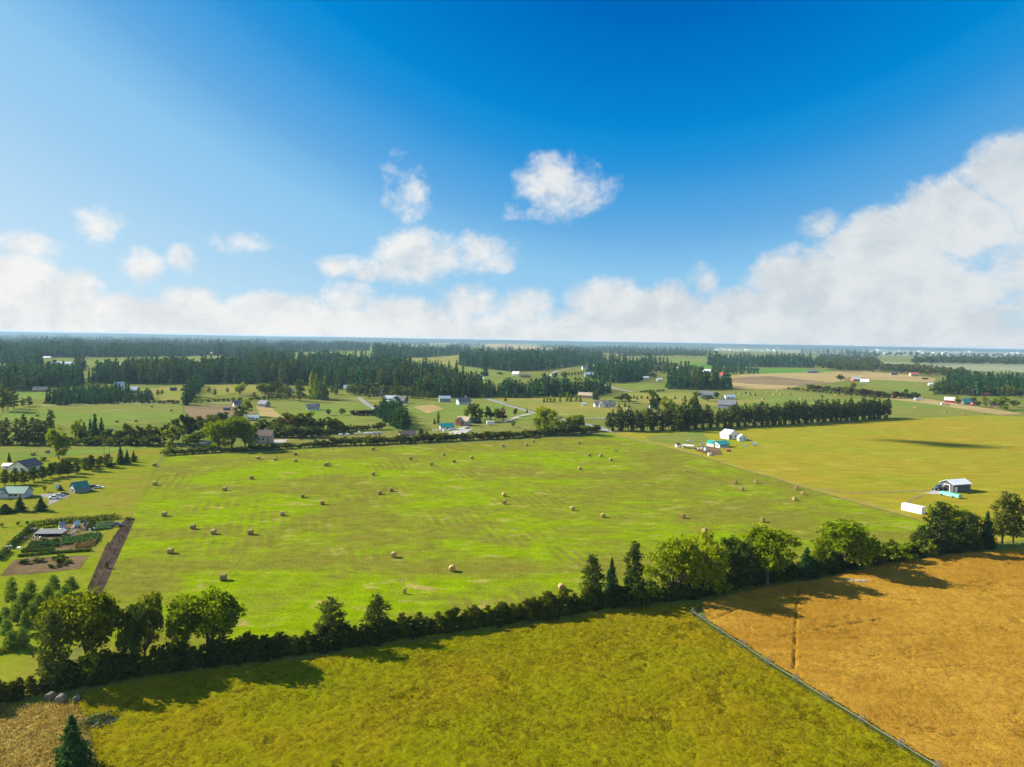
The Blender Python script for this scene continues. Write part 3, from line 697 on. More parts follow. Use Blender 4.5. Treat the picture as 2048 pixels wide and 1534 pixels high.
# saplings in the mulch strip
SL = [(1790,130),(1760,210),(1720,260),(1660,340),(1640,410),(1610,470),(1605,505),(1560,590),(1530,630),(1505,675),(1485,715),(1465,765),(1410,860),(1385,910),(1350,960),(1330,1010),(1300,1060),(1270,1115)]
SR = [(1890,115),(1870,150),(1850,210),(1825,245),(1790,330),(1750,390),(1720,460),(1690,515),(1670,560),(1630,645),(1605,690),(1540,830),(1515,870),(1485,920),(1460,980),(1440,1020),(1405,1075)]
for i, (zx, zy) in enumerate(SL + SR):
    x, y = zx / 7.314, 1030 + zy / 7.314
    side = 'left' if i < len(SL) else 'right'
    s = random.uniform(4, 7.5)
    plant_px(sapling[i % 2], x, y + 2, y - s, 'small sapling in the %s row of the mulch strip' % side, 'sapling', 'saplings in the %s row of the mulch strip' % side, s * .62)
plant_px(orchard[0], 213.5, 1137, 1122, 'largest bush in the mulch strip', 'tree', None, 9, 'dark')
plant_px(bushes[0], 256, 1040, 1034, 'yellow shrub at the far end of the mulch strip', 'bush', None, 16, 'yellow')

# garden hedges, each clipped hedge is one thing
def hedge(px, w, h, lm, label, name='hedge'):
    P = along(px, 0.35, .1); rs = np.random.default_rng(int(abs(P[0].x * 10)) + 3); g = Geo()
    o0 = P[0].copy()
    for p in P:
        n = 34
        q = rs.uniform(-1, 1, (n, 3)) * [w*.5, w*.5, h*.5]
        k = rs.uniform(.8, 1.15)
        g.leaves(q * [1, 1, k] + [p.x - o0.x, p.y - o0.y, h * .5 * k], rs.uniform(.7, 1.3, n) * .2, rs, .7)
    o = g.obj(name, LM[lm]); o.location = o0
    return tag(o, label, 'hedge')
hedge([(237,1037),(190,1042),(140,1045),(66,1053)], 1.6, 1.7, 'lawnhedge', 'long clipped hedge behind the garden sheds')
hedge([(64,1055),(50,1072),(19,1097)], 1.6, 1.7, 'lawnhedge', 'hedge slanting down the left side of the garden')
hedge([(15,1103),(-4,1121)], 1.4, 1.6, 'lawnhedge', 'short hedge at the left frame edge near white tables')
hedge([(38,1114),(100,1108),(183,1102)], 0.8, 0.8, 'lawnhedge', 'low clipped hedge between vegetables and bare soil patch')
hedge([(-8,1308),(30,1299),(60,1292)], 0.9, 0.9, 'yellow', 'low yellow-green hedge below the orchard rows')
def bed(px_poly, lm, h, rows, label, size=.22):
    poly = [(p.x, p.y) for p in (at(x, y) for x, y in px_poly)]
    rs = np.random.default_rng(len(label) * 7); a = np.array(poly)
    n = 5200; P = np.stack([rs.uniform(a[:,0].min(), a[:,0].max(), n), rs.uniform(a[:,1].min(), a[:,1].max(), n)], 1)
    P = P[inside(P[:,0], P[:,1], poly)]
    if rows: P = P[np.abs((P[:,1] / rows) % 1 - .5) < .32]
    clump = vnoise(P[:,0], P[:,1], 1.6, 77)
    Z = rs.uniform(.05, 1, len(P)) * h * (.35 + clump)
    o0 = a.mean(0); g = Geo()
    g.leaves(np.column_stack([P - o0, Z + .09]), rs.uniform(.6, 1.3, len(P)) * size, rs, .7)
    o = g.obj('vegetable_bed', LM[lm]); o.location = (o0[0], o0[1], 0)
    tag(o, label, 'vegetable bed', kind='stuff')
bed([(193,1048),(228,1044),(222,1058),(190,1062)], 'crop2', .7, 0, 'pale green block of crop left of the dark trailer')
bed([(176,1050),(192,1047),(188,1062),(172,1061)], 'lawnhedge', .6, 0, 'yellow-green crop between sheds and pale crop block')
bed([(88,1049),(116,1047),(112,1055),(86,1057)], 'yellow', .3, 0, 'bright yellow-green bed behind the long grey-roofed shed')
bed([(62,1086),(120,1082),(118,1094),(54,1099)], 'crop', .9, 2.2, 'dark green rows of tall vegetables at left of the garden')
bed([(124,1078),(202,1068),(196,1084),(120,1092)], 'crop', 1.0, 0, 'leafy mixed vegetables at right of the garden')
bed([(150,1088),(194,1084),(188,1094),(150,1098)], 'rust', .6, 1.4, 'reddish seeded rows at the garden edge')
bed([(46,1100),(108,1096),(106,1102),(42,1106)], 'lawnhedge', .5, 1.2, 'low green lettuce rows at the front of the garden')
for i, (x, yb, yt, w, lm) in enumerate([(118,1124,1110,34,'lawnhedge'),(48,1128,1118,22,'dark'),(76,1124,1116,26,'dark'),(103,1136,1127,14,'lawnhedge'),(118,1134,1127,12,'lawnhedge'),(137,1127,1117,12,'leafy'),(130,1132,1126,10,'dark')]):
    plant_px(bushes[i % 5], x, yb, yt, ['rounded largest bush on the bare soil patch', 'low dark bush at the left of the bare soil patch', 'flat dark bush left of the rounded one', 'small bush at the front of the soil patch left', 'small bush in the front middle of the soil patch', 'upright bush at the right end of the soil patch', 'small dark bush below the upright bush'][i], 'bush', None, w, lm)
for i, (x, yb, yt) in enumerate([(4,1054,1046),(36,1051,1043),(56,1049,1041)]):
    plant_px(mid_broad[i], x, yb, yt, ['tiny lawn tree at the frame edge above the garden', 'tiny lawn tree, middle one of three above the garden', 'tiny lawn tree nearest the garden hedge corner'][i], 'tree', None, 8)

# ------------------------------------------------------------------ single trees and rows further off
def many(kinds, spots, label, group, cat='tree', w=None, lm=None, name=None):
    for s in spots:
        x, yb, yt = s[:3]
        plant_px(C_(kinds), x, yb, yt, s[5] if len(s) > 5 else label, cat, None if len(s) > 5 else group, s[3] if len(s) > 3 else w, s[4] if len(s) > 4 else lm, name)
PR = [(10,971,939),(30,970,936),(48,969,939),(67,964,934),(85,960,932),(102,956,926),(119,953,927),(136,952,920),(153,947,921),(183,942,910),(201,932,912),(215,935,908),(172,938,915),(126,940,918),(110,945,924)]
many(big_pine, PR, 'dark pine in the windbreak row behind the green roofed house', 'pines behind the green roofed house', w=23, name='pine_tree')
many(big_fir, [(241,929,891,20,'fir','tallest spruce at the right end of the left pine row'),(254,928,899,16,'fir','middle one of three spruces ending the left pine row'),(267,924,901,14,'fir','last small spruce at the right end of the left pine row'),
               (40,1023,994,30,'fir','wide dark spruce in front of the green roofed house'),(82,1022,995,31,'fir','wide dark spruce left of the grey driveway'),(10,1026,1008,40,'fir','dark spruce at the frame edge before the green roofed house'),(121,981,969,12,'fir','dark round evergreen beside the green roofed garage'),
               (18.5,924,904,9,'fir','lone small spruce above the dark roofed house')], '', '', name='spruce_tree')
plant_px(big_broad[3], 117, 918, 850, 'lone cottonwood with tall bare trunk on the green strip', 'tree', None, 44, 'leafy')
plant_px(mid_broad[0], 90, 984, 970, 'small young tree by the green roofed garage', 'tree', None, 9, 'leafy')
for i, (x, yb, yt) in enumerate([(208,913,888),(219,911,887)]):
    g = Geo(); H = rise(x, yb, yt); g.tube([(0,0,-.2),(.15,0,H*.5),(.05,.1,H)], [.16,.12,.05]); g.tube([(.1,0,H*.6),(.7,.2,H*.75)], [.06,.02], 4); g.tube([(.1,0,H*.7),(-.5,.1,H*.83)], [.05,.02], 4)
    o = g.obj('dead_tree', m_bark_pale); o.location = at(x, yb); tag(o, ['bare dead trunk left of its twin behind the pine row', 'bare dead trunk right of its twin behind the pine row'][i], 'dead tree')
many(mid_pine, [(3,888,842),(14,889,836),(34,888,836),(48,889,830),(66,888,834),(78,887,838),(90,886,842),(102,876,820),(97,880,835)], 'dark pine at the left edge beyond the green strip', 'pines at the left edge beyond the green strip', w=24)
many(mid_fir, [(190,876,828,24),(203,874,836,18),(181,872,838,16)], 'dark conifer rising from the left thicket', 'conifers in the left thicket')
T1 = [(150,884,838,34,'leafy'),(165,886,856,26,'dark'),(215,888,858,26,'dark'),(238,888,858,28,'dark'),(264,887,846,38,'thicket'),(285,888,850,34,'thicket'),(306,886,850,30,'thicket'),(345,890,853,40,'yellow'),(328,886,846,34,'thicket'),(366,884,828,40,'dark'),(384,880,838,36,'dark'),
      (404,872,834,40,'thicket'),(424,868,828,38,'thicket'),(444,862,824,36,'thicket'),(456,872,838,34,'dark'),(474,852,822,22,'dark'),(250,890,868,40,'dark'),(292,891,868,40,'dark'),(320,891,870,36,'dark'),(202,890,872,32,'dark'),(178,890,874,30,'dark'),(395,890,862,36,'dark'),(372,893,868,26,'leafy')]
many(mid_broad, T1, 'rounded tree of the thicket left of the cottonwoods', 'trees of the left thicket')
T2 = [(525,872,838,36,'dark'),(545,874,846,34,'dark'),(562,868,832,34,'thicket'),(580,866,826,40,'thicket'),(600,864,826,38,'thicket'),(616,862,823,34,'leafy'),(632,864,836,34,'dark'),(648,862,836,30,'dark'),(665,866,834,34,'dark'),(683,866,838,32,'dark'),(575,875,850,36,'dark'),(605,876,852,40,'dark'),(635,874,852,36,'dark'),(555,860,836,30,'dark')]
many(mid_broad, T2, 'rounded tree of the thicket behind the parked trailers', 'trees of the middle thicket')
for spot in [(437,899,838,56,'leafy','left cottonwood of three in front of the brown barn'),(464,898,834,56,'leafy','middle cottonwood of three in front of the brown barn'),(490,897,838,52,'leafy','right cottonwood of three beside the brown barn'),
             (1096,868,815,54,'leafy','tall forked cottonwood beside the curving paved road'),(1145,868,829,44,'leafy','rounder cottonwood right of the tall forked one'),(1078,866,832,18,'leafy','slim tree left of the tall forked cottonwood'),(339,900,876,14,'leafy','small leaning tree at the left end of the bush row')]:
    many(big_broad, [spot], '', '')
many(mid_broad, [(935,837,816,18,'leafy','yellow-green round tree left of the willow by the unfinished house'),(952,843,804,28,'dark','tall willow-like tree behind the unfinished house'),(963,838,815,16,'dark','dark round tree behind the blue spruces'),(981,843,812,24,'dark','round dark tree left of the maroon one'),(992,840,815,16,'leafy','yellow-green crown behind the maroon tree'),
                 (1002,838,813,16,'rust','rusty orange tree beside the maroon tree'),(1007,843,822,24,'maroon','maroon leaved tree by the white camper'),(1025,854,843,12,'leafy','small round lawn tree below the white camper'),
                 (1031,832,817,11,'dark','dark oval tree at the road bend'),(658,831,818,14,'dark','small round tree behind the pale blue house'),(684,830,817,14,'dark','small round tree right of the pale blue house'),
                 (494,833,796,26,'leafy','tall leafy tree left of the dark house'),(478,840,810,22,'dark','dark leafy tree beside the dark sheds'),(480,791,765,26,'leafy','round green tree on the golden strip'),(530,788,766,22,'leafy','round green tree behind the dark house'),
                 (1335,833,793,30,'leafy','yellowish tall tree behind the shelterbelt'),(1312,830,785,26,'dark','dark broadleaf tree behind the shelterbelt'),(1390,855,793,20,'dark','tall poplar-like tree behind the shelterbelt'),(1306,797,778,20,'yellow','bright yellow tree on the golden field'),
                 (1242,802,786,34,'dark','dark round tree right of the low grey house'),(1258,806,790,18,'dark','small dark tree right of the round one'),(1394,797,783,16,'dark','dark round tree left of the two storey house'),(1434,798,784,14,'dark','dark tree right of the two storey house'),(1415,802,790,24,'dark','dark bush mass in front of the two storey house'),
                 (1128,760,743,14,'dark','dark round tree on the far lawn'),(1110,757,745,14,'dark','round tree beside the uphill driveway'),(1088,757,745,9,'dark','small oval tree by the far white house'),(1306,757,744,14,'dark','round tree beside the long white shed'),(1175,748,737,10,'dark','round tree left of the far blue-grey house'),
                 (1681,762,749,18,'dark','dark tree left of the far red barn'),(1690,787,772,16,'leafy','green tree below the far red barn'),(1706,785,764,14,'leafy','yellow-green tree right of the far red barn'),(1917,810,791,14,'leafy','green tree right of the white roofed red barn'),(1946,806,795,14,'dark','dark tree between green and red roofs'),
                 (1972,814,792,14,'yellow','yellowish tree left of the dark red house'),(2003,819,792,34,'leafy','large green tree right of the dark red house'),(2026,815,800,22,'dark','dark tree at the far right farm'),(2012,822,810,16,'yellow','small yellowish bush tree at the far right farm'),(1957,814,802,16,'dark','bushy tree beside the small red house'),
                 (1812,790,778,10,'dark','small round tree at the end of the far windbreak')], '', '')
many(big_fir, [(944,846,829,14,'blue','left blue spruce by the unfinished house'),(951,847,824,14,'blue','middle blue spruce by the unfinished house'),(959,847,832,10,'blue','right blue spruce by the unfinished house'),(814,864,849,10,'blue','small blue spruce at the foot of the conifer clump'),(842,868,856,14,'blue','leaning blue spruce left of the teal roofed barn'),(853,872,862,16,'blue','low blue spruce in front of the teal roofed barn'),
               (803,858,832,11,'grey','dead grey conifer in the conifer clump'),(869,848,836,7,'fir','tiny spruce left of the slim poplar'),(1054,826,815,5,'fir','small spruce at the road edge'),(1011,802,795,7,'fir','small conifer at the edge of the golden field')], '', '', name='spruce_tree')
plant_px(poplar[0], 876.5, 847, 824, 'slim columnar poplar on the lawn behind the teal roofed barn', 'tree', None, 6)
many(poplar, [(1120,803,786),(1134,803,785),(1142,803,788),(1152,802,790),(1101,805,791),(1094,804,793),(1108,804,794),(1160,803,790)], 'young columnar tree in a row on the golden field', 'young columnar trees on the golden field', w=6, lm='leafy')
many(poplar, [(1356,862,808,20),(1368,858,800,18),(1382,856,798,20),(1192,800,780,14)], 'tall poplar standing among the shelterbelt pines', 'poplars among the shelterbelt pines')
many(big_fir, [(1088,805,793),(1238,815,806),(1250,814,804),(1258,816,808),(1295,798,791),(1283,797,790),(1268,797,789),(1274,799,792),(1350,798,792),(1370,798,790),(1492,787,783),(1500,789,784),(1510,791,786)], 'small dark conifer scattered on the golden field', 'small conifers scattered on the golden field', w=6, lm='fir', name='spruce_tree')
many(mid_pine, [(599.5,803,758,30,'pine','large round pine in front of the fir belt'),(575,800,768,20,'pine','pine left of the large round pine'),(640,800,765,26,'fir','dark pine with broad base by the fir belt')], '', '')
many(mid_fir, [(624,796,742,24,'leafy'),(633,798,748,24,'leafy'),(650,800,752,22,'leafy')], 'pale green larch-like conifer before the dark fir belt', 'pale green conifers before the dark fir belt')
many(mid_fir, [(913,752,720,14),(898,750,721,12),(882,748,722,10),(971,752,725,18),(876,746,718,9)], 'solitary fir on the green clearing', 'solitary firs on the green clearing')
many(mid_fir, [(161,768,735,13),(178,766,736,9)], 'slender fir beside the left country road', 'slender firs beside the left country road')
many(mid_pine, [(16,822,775),(28,818,782),(6,824,770),(46,814,796,14),(58,813,792,16)], 'dark pine at the left frame edge beyond the fields', 'pines at the left frame edge', w=24)

many(mid_pine, [(1132,753,745),(1138,752,744),(1144,752,744),(1150,751,743),(1156,751,743),(1162,750,742),(1168,750,742)], 'small pine in the clipped row before the far blue-grey house', 'small pines before the far blue-grey house', w=6)
many(mid_pine, [(430,792,778,10),(418,786,774,9),(300,793,780,10),(316,792,779,9),(324,790,779,8),(455,786,775,9),(508,798,784,10),(538,800,786,9),(556,797,784,10)], 'small pine dotted among the left fields', 'small pines dotted among the left fields')
many(mid_pine, [(720,791,776,12),(733,793,777,12),(742,790,774,12),(704,788,774,10),(664,788,772,12),(672,790,775,12),(845,798,780,12),(856,800,781,12),(866,799,779,13),(738,797,786,8)], 'pine standing between the middle houses', 'pines between the middle houses')
many(mid_pine, [(1196,757,744,9),(1212,760,746,10),(1222,759,745,10),(1340,768,752,10),(1352,764,748,10),(1368,762,746,10),(1392,760,744,10),(1404,762,747,9),(1430,764,748,10)], 'pine scattered around the far sheds', 'pines around the far sheds')
# shelterbelt: two staggered rows of pines
sp = along([(1219,863),(1262,863),(1340,861),(1400,857),(1536,851),(1640,845),(1784,836)], 2.7, .25)
for i, p in enumerate(sp):
    p.y += random.choice([0, 3.5]) + 1.5
    plant(C_(mid_pine), p, random.uniform(12, 17) * (1.05 if i > len(sp)*.4 else .98), 'dark pine in the long shelterbelt behind the white barn', 'tree', 'pines of the long shelterbelt', random.uniform(.9, 1.25))
for i, p in enumerate(along([(1225,863),(1340,861),(1536,851),(1780,837)], 7, .2)):
    p.y += 1
    plant(C_(juniper), p, random.uniform(3, 5), 'dark undergrowth shrub at the foot of the shelterbelt', 'shrub', 'undergrowth of the shelterbelt', 1.5)

# bush rows further off
def bush_row(px, step, h, label, group, lms=('thicket','dark'), wide=1.15):
    for p in along(px, step, .35):
        plant(C_(bushes), p, random.uniform(*h), label, 'bush', group, wide * random.uniform(.9, 1.25), C_(lms))
bush_row([(330,911),(420,905),(512,901),(600,896),(662,892)], 2.2, (2.2, 3.8), 'rounded bush in the hedge row along the far side of the hay field, left half', 'bushes along the far side of the hay field, left half')
bush_row([(662,892),(740,889),(812,886),(900,882),(1024,876),(1100,871),(1150,868),(1198,862)], 2.6, (3.4, 5.4), 'rounded bush in the hedge row along the far side of the hay field, right half', 'bushes along the far side of the hay field, right half')
bush_row([(505,874),(560,876),(620,873),(670,866),(700,862),(740,860),(768,859)], 4, (3, 5), 'bush in the row behind the parked trailers', 'bushes behind the parked trailers', ('dark','thicket'))
bush_row([(285,807),(356,807)], 4, (2.4, 3.6), 'olive bush along the pale country road', 'bushes along the pale country road', ('thicket',))
bush_row([(390,806),(470,802),(512,803)], 5, (2.4, 4), 'olive bush right of the diagonal belt', 'bushes right of the diagonal belt', ('thicket','leafy'))
bush_row([(512,800),(575,797),(640,799)], 4, (2.5, 4), 'bush at the foot of the large round pine', 'bushes below the large round pine', ('thicket','leafy','dark'))
bush_row([(709,831),(726,831),(745,831)], 3, (4.2, 5), 'dark purple shrub in the clipped purple row', 'purple shrubs by the lane', ('maroon',))
bush_row([(1283,785),(1332,783)], 5, (2.5, 3.5), 'bush in the short row beside the road stub', 'bushes beside the road stub', ('dark',))
bush_row([(1578,779),(1640,785),(1700,791),(1755,797)], 6, (2.5, 4), 'olive bush in the low front of the far windbreak', 'front bushes of the far windbreak', ('thicket','dark'))
bush_row([(1620,779),(1690,786),(1760,795),(1800,797),(1838,796)], 6, (5.5, 8.5), 'dark rounded shrub of the far windbreak', 'dark shrubs of the far windbreak', ('dark','dark','maroon'))
bush_row([(0,890),(130,890),(300,892)], 5, (3, 5), 'dark low bush at the foot of the left thicket', 'low bushes of the left thicket', ('dark',))
bush_row([(120,946),(225,936),(275,917)], 5, (1.6, 2.6), 'scrub behind the left pine row', 'scrub behind the left pine row', ('thicket','dark'))
for (x, yb, yt, w, lm, label) in [(87,922,914,16,'dark','single round bush on the green strip'),(349,897,890,9,'thicket','single round bush by the leaning tree'),(114,907,899,10,'rust','small rusty bush near the lone cottonwood'),(1000,749,744,12,'dark','wide dark bush right of the twin white barns'),(1850,759,755,14,'dark','dark bush left of the dark wood'),(1644,796,790,5,'dark','lone dark bush on the mown green field')]:
    plant_px(bushes[1], x, yb, yt, label, 'bush', None, w, lm)

# ------------------------------------------------------------------ woods: the nearest conifers are things, the rest one mass
FOREST = [  # polygon of trunk feet, height range (m), step x, step y, label
 ([(265,768),(520,768),(640,772),(600,745),(560,728),(500,735),(400,744),(265,747)], (21,27), 5.5, 3.2, 'dark fir in the dense belt left of the pale conifers'),
 ([(640,775),(700,782),(780,788),(860,796),(960,795),(965,780),(900,770),(880,748),(850,738),(700,730),(600,726),(600,746)], (19,25), 6.0, 3.6, 'dark fir in the dense belt behind the middle houses'),
 ([(0,784),(88,781),(96,775),(168,772),(165,757),(100,750),(0,752)], (15,21), 6, 3.5, 'dark conifer in the wood at the far left'),
 ([(185,768),(262,768),(262,752),(190,752)], (20,25), 6, 3.5, 'dark fir in the small wood beside the main belt'),
 ([(85,809),(110,811),(300,806),(312,800),(300,793),(235,782),(150,786),(110,796)], (8,12), 6.5, 3.2, 'dark pine in the low grove above the pale road'),
 ([(367,811),(376,811),(396,788),(412,764),(404,762),(388,780),(372,800)], (13,16), 4.5, 3.0, 'dark conifer in the diagonal shelterbelt'),
 ([(750,834),(772,846),(795,859),(812,860),(819,852),(806,832),(790,820),(765,819)], (8.5,11.5), 5, 3.0, 'dark conifer in the clump beside the lane'),
 ([(747,716),(800,716),(850,716),(942,708),(942,697),(850,694),(745,700)], (27,33), 5, 2.6, 'fir on the wooded ridge'),
 ([(918,731),(960,737),(1024,744),(1060,742),(1120,737),(1165,731),(1235,724),(1160,706),(1024,700),(930,706)], (25,30), 5, 2.8, 'fir on the right slope of the wooded ridge'),
 ([(1170,752),(1222,767),(1275,765),(1302,752),(1262,735),(1200,733)], (19,24), 6, 3.0, 'dark conifer in the wood behind the far houses'),
 ([(970,795),(1060,796),(1200,791),(1224,786),(1222,779),(1150,780),(1030,784),(968,785)], (13,17), 6, 3.2, 'dark conifer in the belt above the golden field'),
 ([(1334,779),(1400,780),(1464,779),(1456,771),(1400,766),(1338,766)], (17,22), 6.5, 3.2, 'dark conifer in the belt left of the tan stubble'),
 ([(1335,750),(1380,750),(1380,742),(1335,740)], (19,23), 8, 3.5, 'dark conifer beside the far white barn'),
 ([(1240,742),(1340,742),(1345,726),(1240,726)], (18,24), 8, 3.2, 'dark conifer in the loose far wood'),
 ([(1414,731),(1536,735),(1628,736),(1620,723),(1500,717),(1420,721)], (25,30), 5, 2.4, 'dark conifer of the long far belt'),
 ([(1420,748),(1519,749),(1519,743),(1425,741)], (9,12), 5, 2.6, 'low conifer in the clipped far row'),
 ([(1866,790),(1905,788),(1950,792),(2010,792),(2060,790),(2060,762),(1960,758),(1880,768)], (14,19), 7, 3.4, 'dark conifer in the wood at the far right'),
 ([(0,716),(40,716),(300,714),(470,711),(560,706),(640,704),(740,702),(740,691),(600,677),(500,674),(400,672),(200,668),(0,665)], (24,30), 5, 1.9, 'far conifer'),
 ([(470,723),(585,724),(590,712),(472,709)], (24,29), 5, 2.4, 'far conifer'),
 ([(1074,697),(1130,702),(1250,708),(1400,711),(1440,703),(1250,694),(1100,690)], (24,28), 5, 2.0, 'far conifer'),
 ([(833,689),(898,690),(980,692),(975,689),(900,686),(835,686)], (26,32), 7, 2.4, 'far conifer'),
 ([(560,700),(740,691),(830,689),(960,686),(960,682),(830,680),(700,677),(560,675)], (24,28), 6, 1.8, 'far conifer'),
 ([(1600,707),(1755,714),(1760,708),(1600,701)], (24,30), 5, 2.0, 'far conifer'),
 ([(1536,701),(1740,703),(1740,698),(1540,697)], (24,30), 6, 1.6, 'far conifer'),
  ([(0,728),(18,728),(85,733),(88,727),(20,718),(0,716)], (20,26), 5, 2.6, 'far conifer'),
  ([(150,742),(172,741),(172,735),(150,736)], (18,24), 5, 3, 'far conifer'),
  ([(590,735),(745,733),(790,738),(780,728),(745,721),(600,724)], (22,27), 5, 2.8, 'far conifer'),
  ([(1060,690),(1140,690),(1250,692),(1430,698),(1430,694),(1250,687),(1060,685)], (24,28), 6, 1.6, 'far conifer'),
  ([(1425,741),(1519,742),(1519,737),(1425,735)], (12,18), 6, 2.6, 'far conifer'),
]
HOLES = [[(250,697),(285,696),(285,700),(250,701)], [(325,702),(347,701),(347,707),(325,708)], [(420,706),(445,705),(445,709),(420,709)], [(50,676),(110,675),(110,679),(50,679)],
         [(684,772),(712,774),(712,784),(684,782)], [(745,780),(775,782),(830,786),(830,798),(745,790)], [(815,772),(838,772),(838,780),(815,780)], [(258,772),(290,776),(292,798),(262,796)]]
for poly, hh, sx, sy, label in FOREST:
    if hh[1] > 16: sheet('forest_floor', poly, .24, m_floor, 'shaded ground under the conifers', cat='forest floor')  # shade between the trees is painted into these dark sheets
trees = []
frs = random.Random(5)
for poly, (h0, h1), sx, sy, label in FOREST:
    ys = [p[1] for p in poly]; xs = [p[0] for p in poly]; y = min(ys); row = 0
    while y <= max(ys):
        x = min(xs) + (row % 2) * sx / 2
        while x <= max(xs):
            a, b = x + frs.uniform(-.4, .4) * sx, y + frs.uniform(-.45, .45) * sy
            if b - hor(a) > 3.0 and inside(np.array([a]), np.array([b]), poly)[0] and not any(inside(np.array([a]), np.array([b]), q)[0] for q in HOLES) and frs.random() < .95:
                hm = .72 + .5 * float(vnoise(np.array([a]), np.array([b * 2.5]), 26, 3)[0]); h = frs.uniform(h0*.9, h1*1.08) * hm * (frs.uniform(.5, .85) if frs.random() < .25 else 1); trees.append((h / mpp(a, b), a, b, h, label))
            x += sx
        y += sy; row += 1
trees.sort(reverse=True)
near = [t for t in trees if t[4] != 'far conifer'][:285]
ns = set(id(t) for t in near)
for px, a, b, h, label in near:
    kind = C_(mid_fir) if random.random() < .74 else C_(wide_fir)
    plant(kind, at(a, b), h, label, 'tree', 'conifers: ' + label.replace('dark ', '').replace('fir', 'firs', 1).replace('conifer ', 'conifers ', 1), random.uniform(.95, 1.35))
def mass(name, items, kinds, lm, label, wide=1.0):
    g = Geo(); arr = [k.C.arrays() for k in kinds]; rs = np.random.default_rng(8)
    for a, b, h in items:
        i = rs.integers(len(kinds)); v, fs = arr[i]; s = h / kinds[i].H; p = at(a, b); r = rs.uniform(0, 6.28)
        w = s * wide * rs.uniform(.8, 1.15)
        q = np.column_stack([(v[:,0]*math.cos(r) - v[:,1]*math.sin(r))*w + p.x, (v[:,0]*math.sin(r) + v[:,1]*math.cos(r))*w + p.y, v[:,2]*s])
        n0 = g.n; g.v.append(q); g.n += len(q)
        g.f += [(f + n0, m) for f, m in fs]
    return tag(g.obj(name, LM[lm]), label, 'woodland', kind='stuff')
rest = [t for t in trees if id(t) not in ns]
mass('conifer_wood', [(a, b, h) for p, a, b, h, l in rest], far_fir + far_wide[:2], 'fir', 'distant conifer woods reaching to the horizon', 1.45)
# far broadleaf belts
BL = [([(1624,737),(1700,747),(1758,730),(1752,720),(1640,713)], (16,22), 6, 2.8, 'far'),
      ([(1716,744),(1800,748),(1890,755),(1930,760),(1930,752),(1800,739),(1720,736)], (16,22), 7, 3.2, 'broadleaf tree in the far belt above the tan hay field'),
      ([(1824,730),(1950,731),(2060,732),(2060,722),(1830,722)], (22,30), 6, 2.6, 'far'), ([(1240,716),(1415,715),(1415,709),(1240,709)], (16,22), 6, 2.4, 'far'),
      ([(1240,752),(1300,748),(1420,752),(1420,744),(1330,736),(1240,738)], (12,17), 13, 4, 'rounded tree among the far houses'), ([(1700,714),(2060,720),(2060,712),(1700,706)], (20,28), 14, 2.4, 'far'),
      ([(1840,787),(1875,790),(2060,796),(2060,788),(1880,784)], (10,15), 13, 3.6, 'pale rounded tree along the front of the dark wood'),
      ([(690,790),(830,798),(830,790),(700,778)], (7,12), 9, 4, 'rounded garden tree among the middle houses'), ([(520,792),(570,794),(570,784),(520,782)], (9,13), 9, 4, 'rounded tree before the fir belt')]
far_b = []
for poly, (h0, h1), sx, sy, label in BL:
    ys = [p[1] for p in poly]; xs = [p[0] for p in poly]; y = min(ys)
    while y <= max(ys):
        x = min(xs) + frs.uniform(0, sx)
        while x <= max(xs):
            a, b = x + frs.uniform(-.4, .4) * sx, y + frs.uniform(-.45, .45) * sy
            if b - hor(a) > 5.5 and inside(np.array([a]), np.array([b]), poly)[0]:
                h = frs.uniform(h0, h1)
                if label == 'far': far_b.append((a, b, h))
                else: plant(C_(far_broad), at(a, b), h, label, 'tree', 'trees: ' + label, 1.0, C_(['dark','dark','thicket']))
            x += sx
        y += sy
mass('broadleaf_wood', far_b, far_broad, 'dark', 'distant broadleaf belts on the hazy plain', 1.0)

# ------------------------------------------------------------------ buildings
PC = dict(white=(.66,.65,.62), cream=(.66,.60,.48), tan=(.46,.36,.25), brown=(.20,.125,.08), dark=(.075,.07,.07), slate=(.16,.19,.22), blue=(.16,.22,.28), navy=(.07,.09,.12), charcoal=(.075,.085,.095), paleblue=(.45,.58,.62),
          grey=(.38,.38,.38), lilac=(.45,.43,.46), red=(.42,.055,.06), rust=(.36,.13,.07), stone=(.33,.30,.26))
RC = dict(white=(.66,.66,.66), pale=(.45,.47,.50), green=(.055,.17,.12), teal=(.02,.25,.23), mint=(.42,.58,.50), dark=(.075,.07,.075), slate=(.11,.115,.135), grey=(.30,.30,.32), brown=(.17,.11,.085), tan=(.36,.27,.18), red=(.50,.10,.07), blue=(.17,.21,.27), iceblue=(.38,.45,.50))
wallm = lambda c: paint('siding ' + c, PC[c], .75, .10, 1.2)
roofm = lambda c: paint('roofing ' + c, RC[c], .45 if c in ('teal','green','white','pale','mint','iceblue','blue') else .8, .12, .9, spec=.5)
m_glass = paint('window glass', (.03,.04,.05), .12, .2, 3, spec=.6)
m_trim = paint('white trim', (.75,.74,.70), .6, .05, 2)
m_doord = paint('dark doorway', (.02,.02,.02), .9, .2, 2)
m_concrete = paint('concrete', (.42,.40,.37), .9, .15, 1)

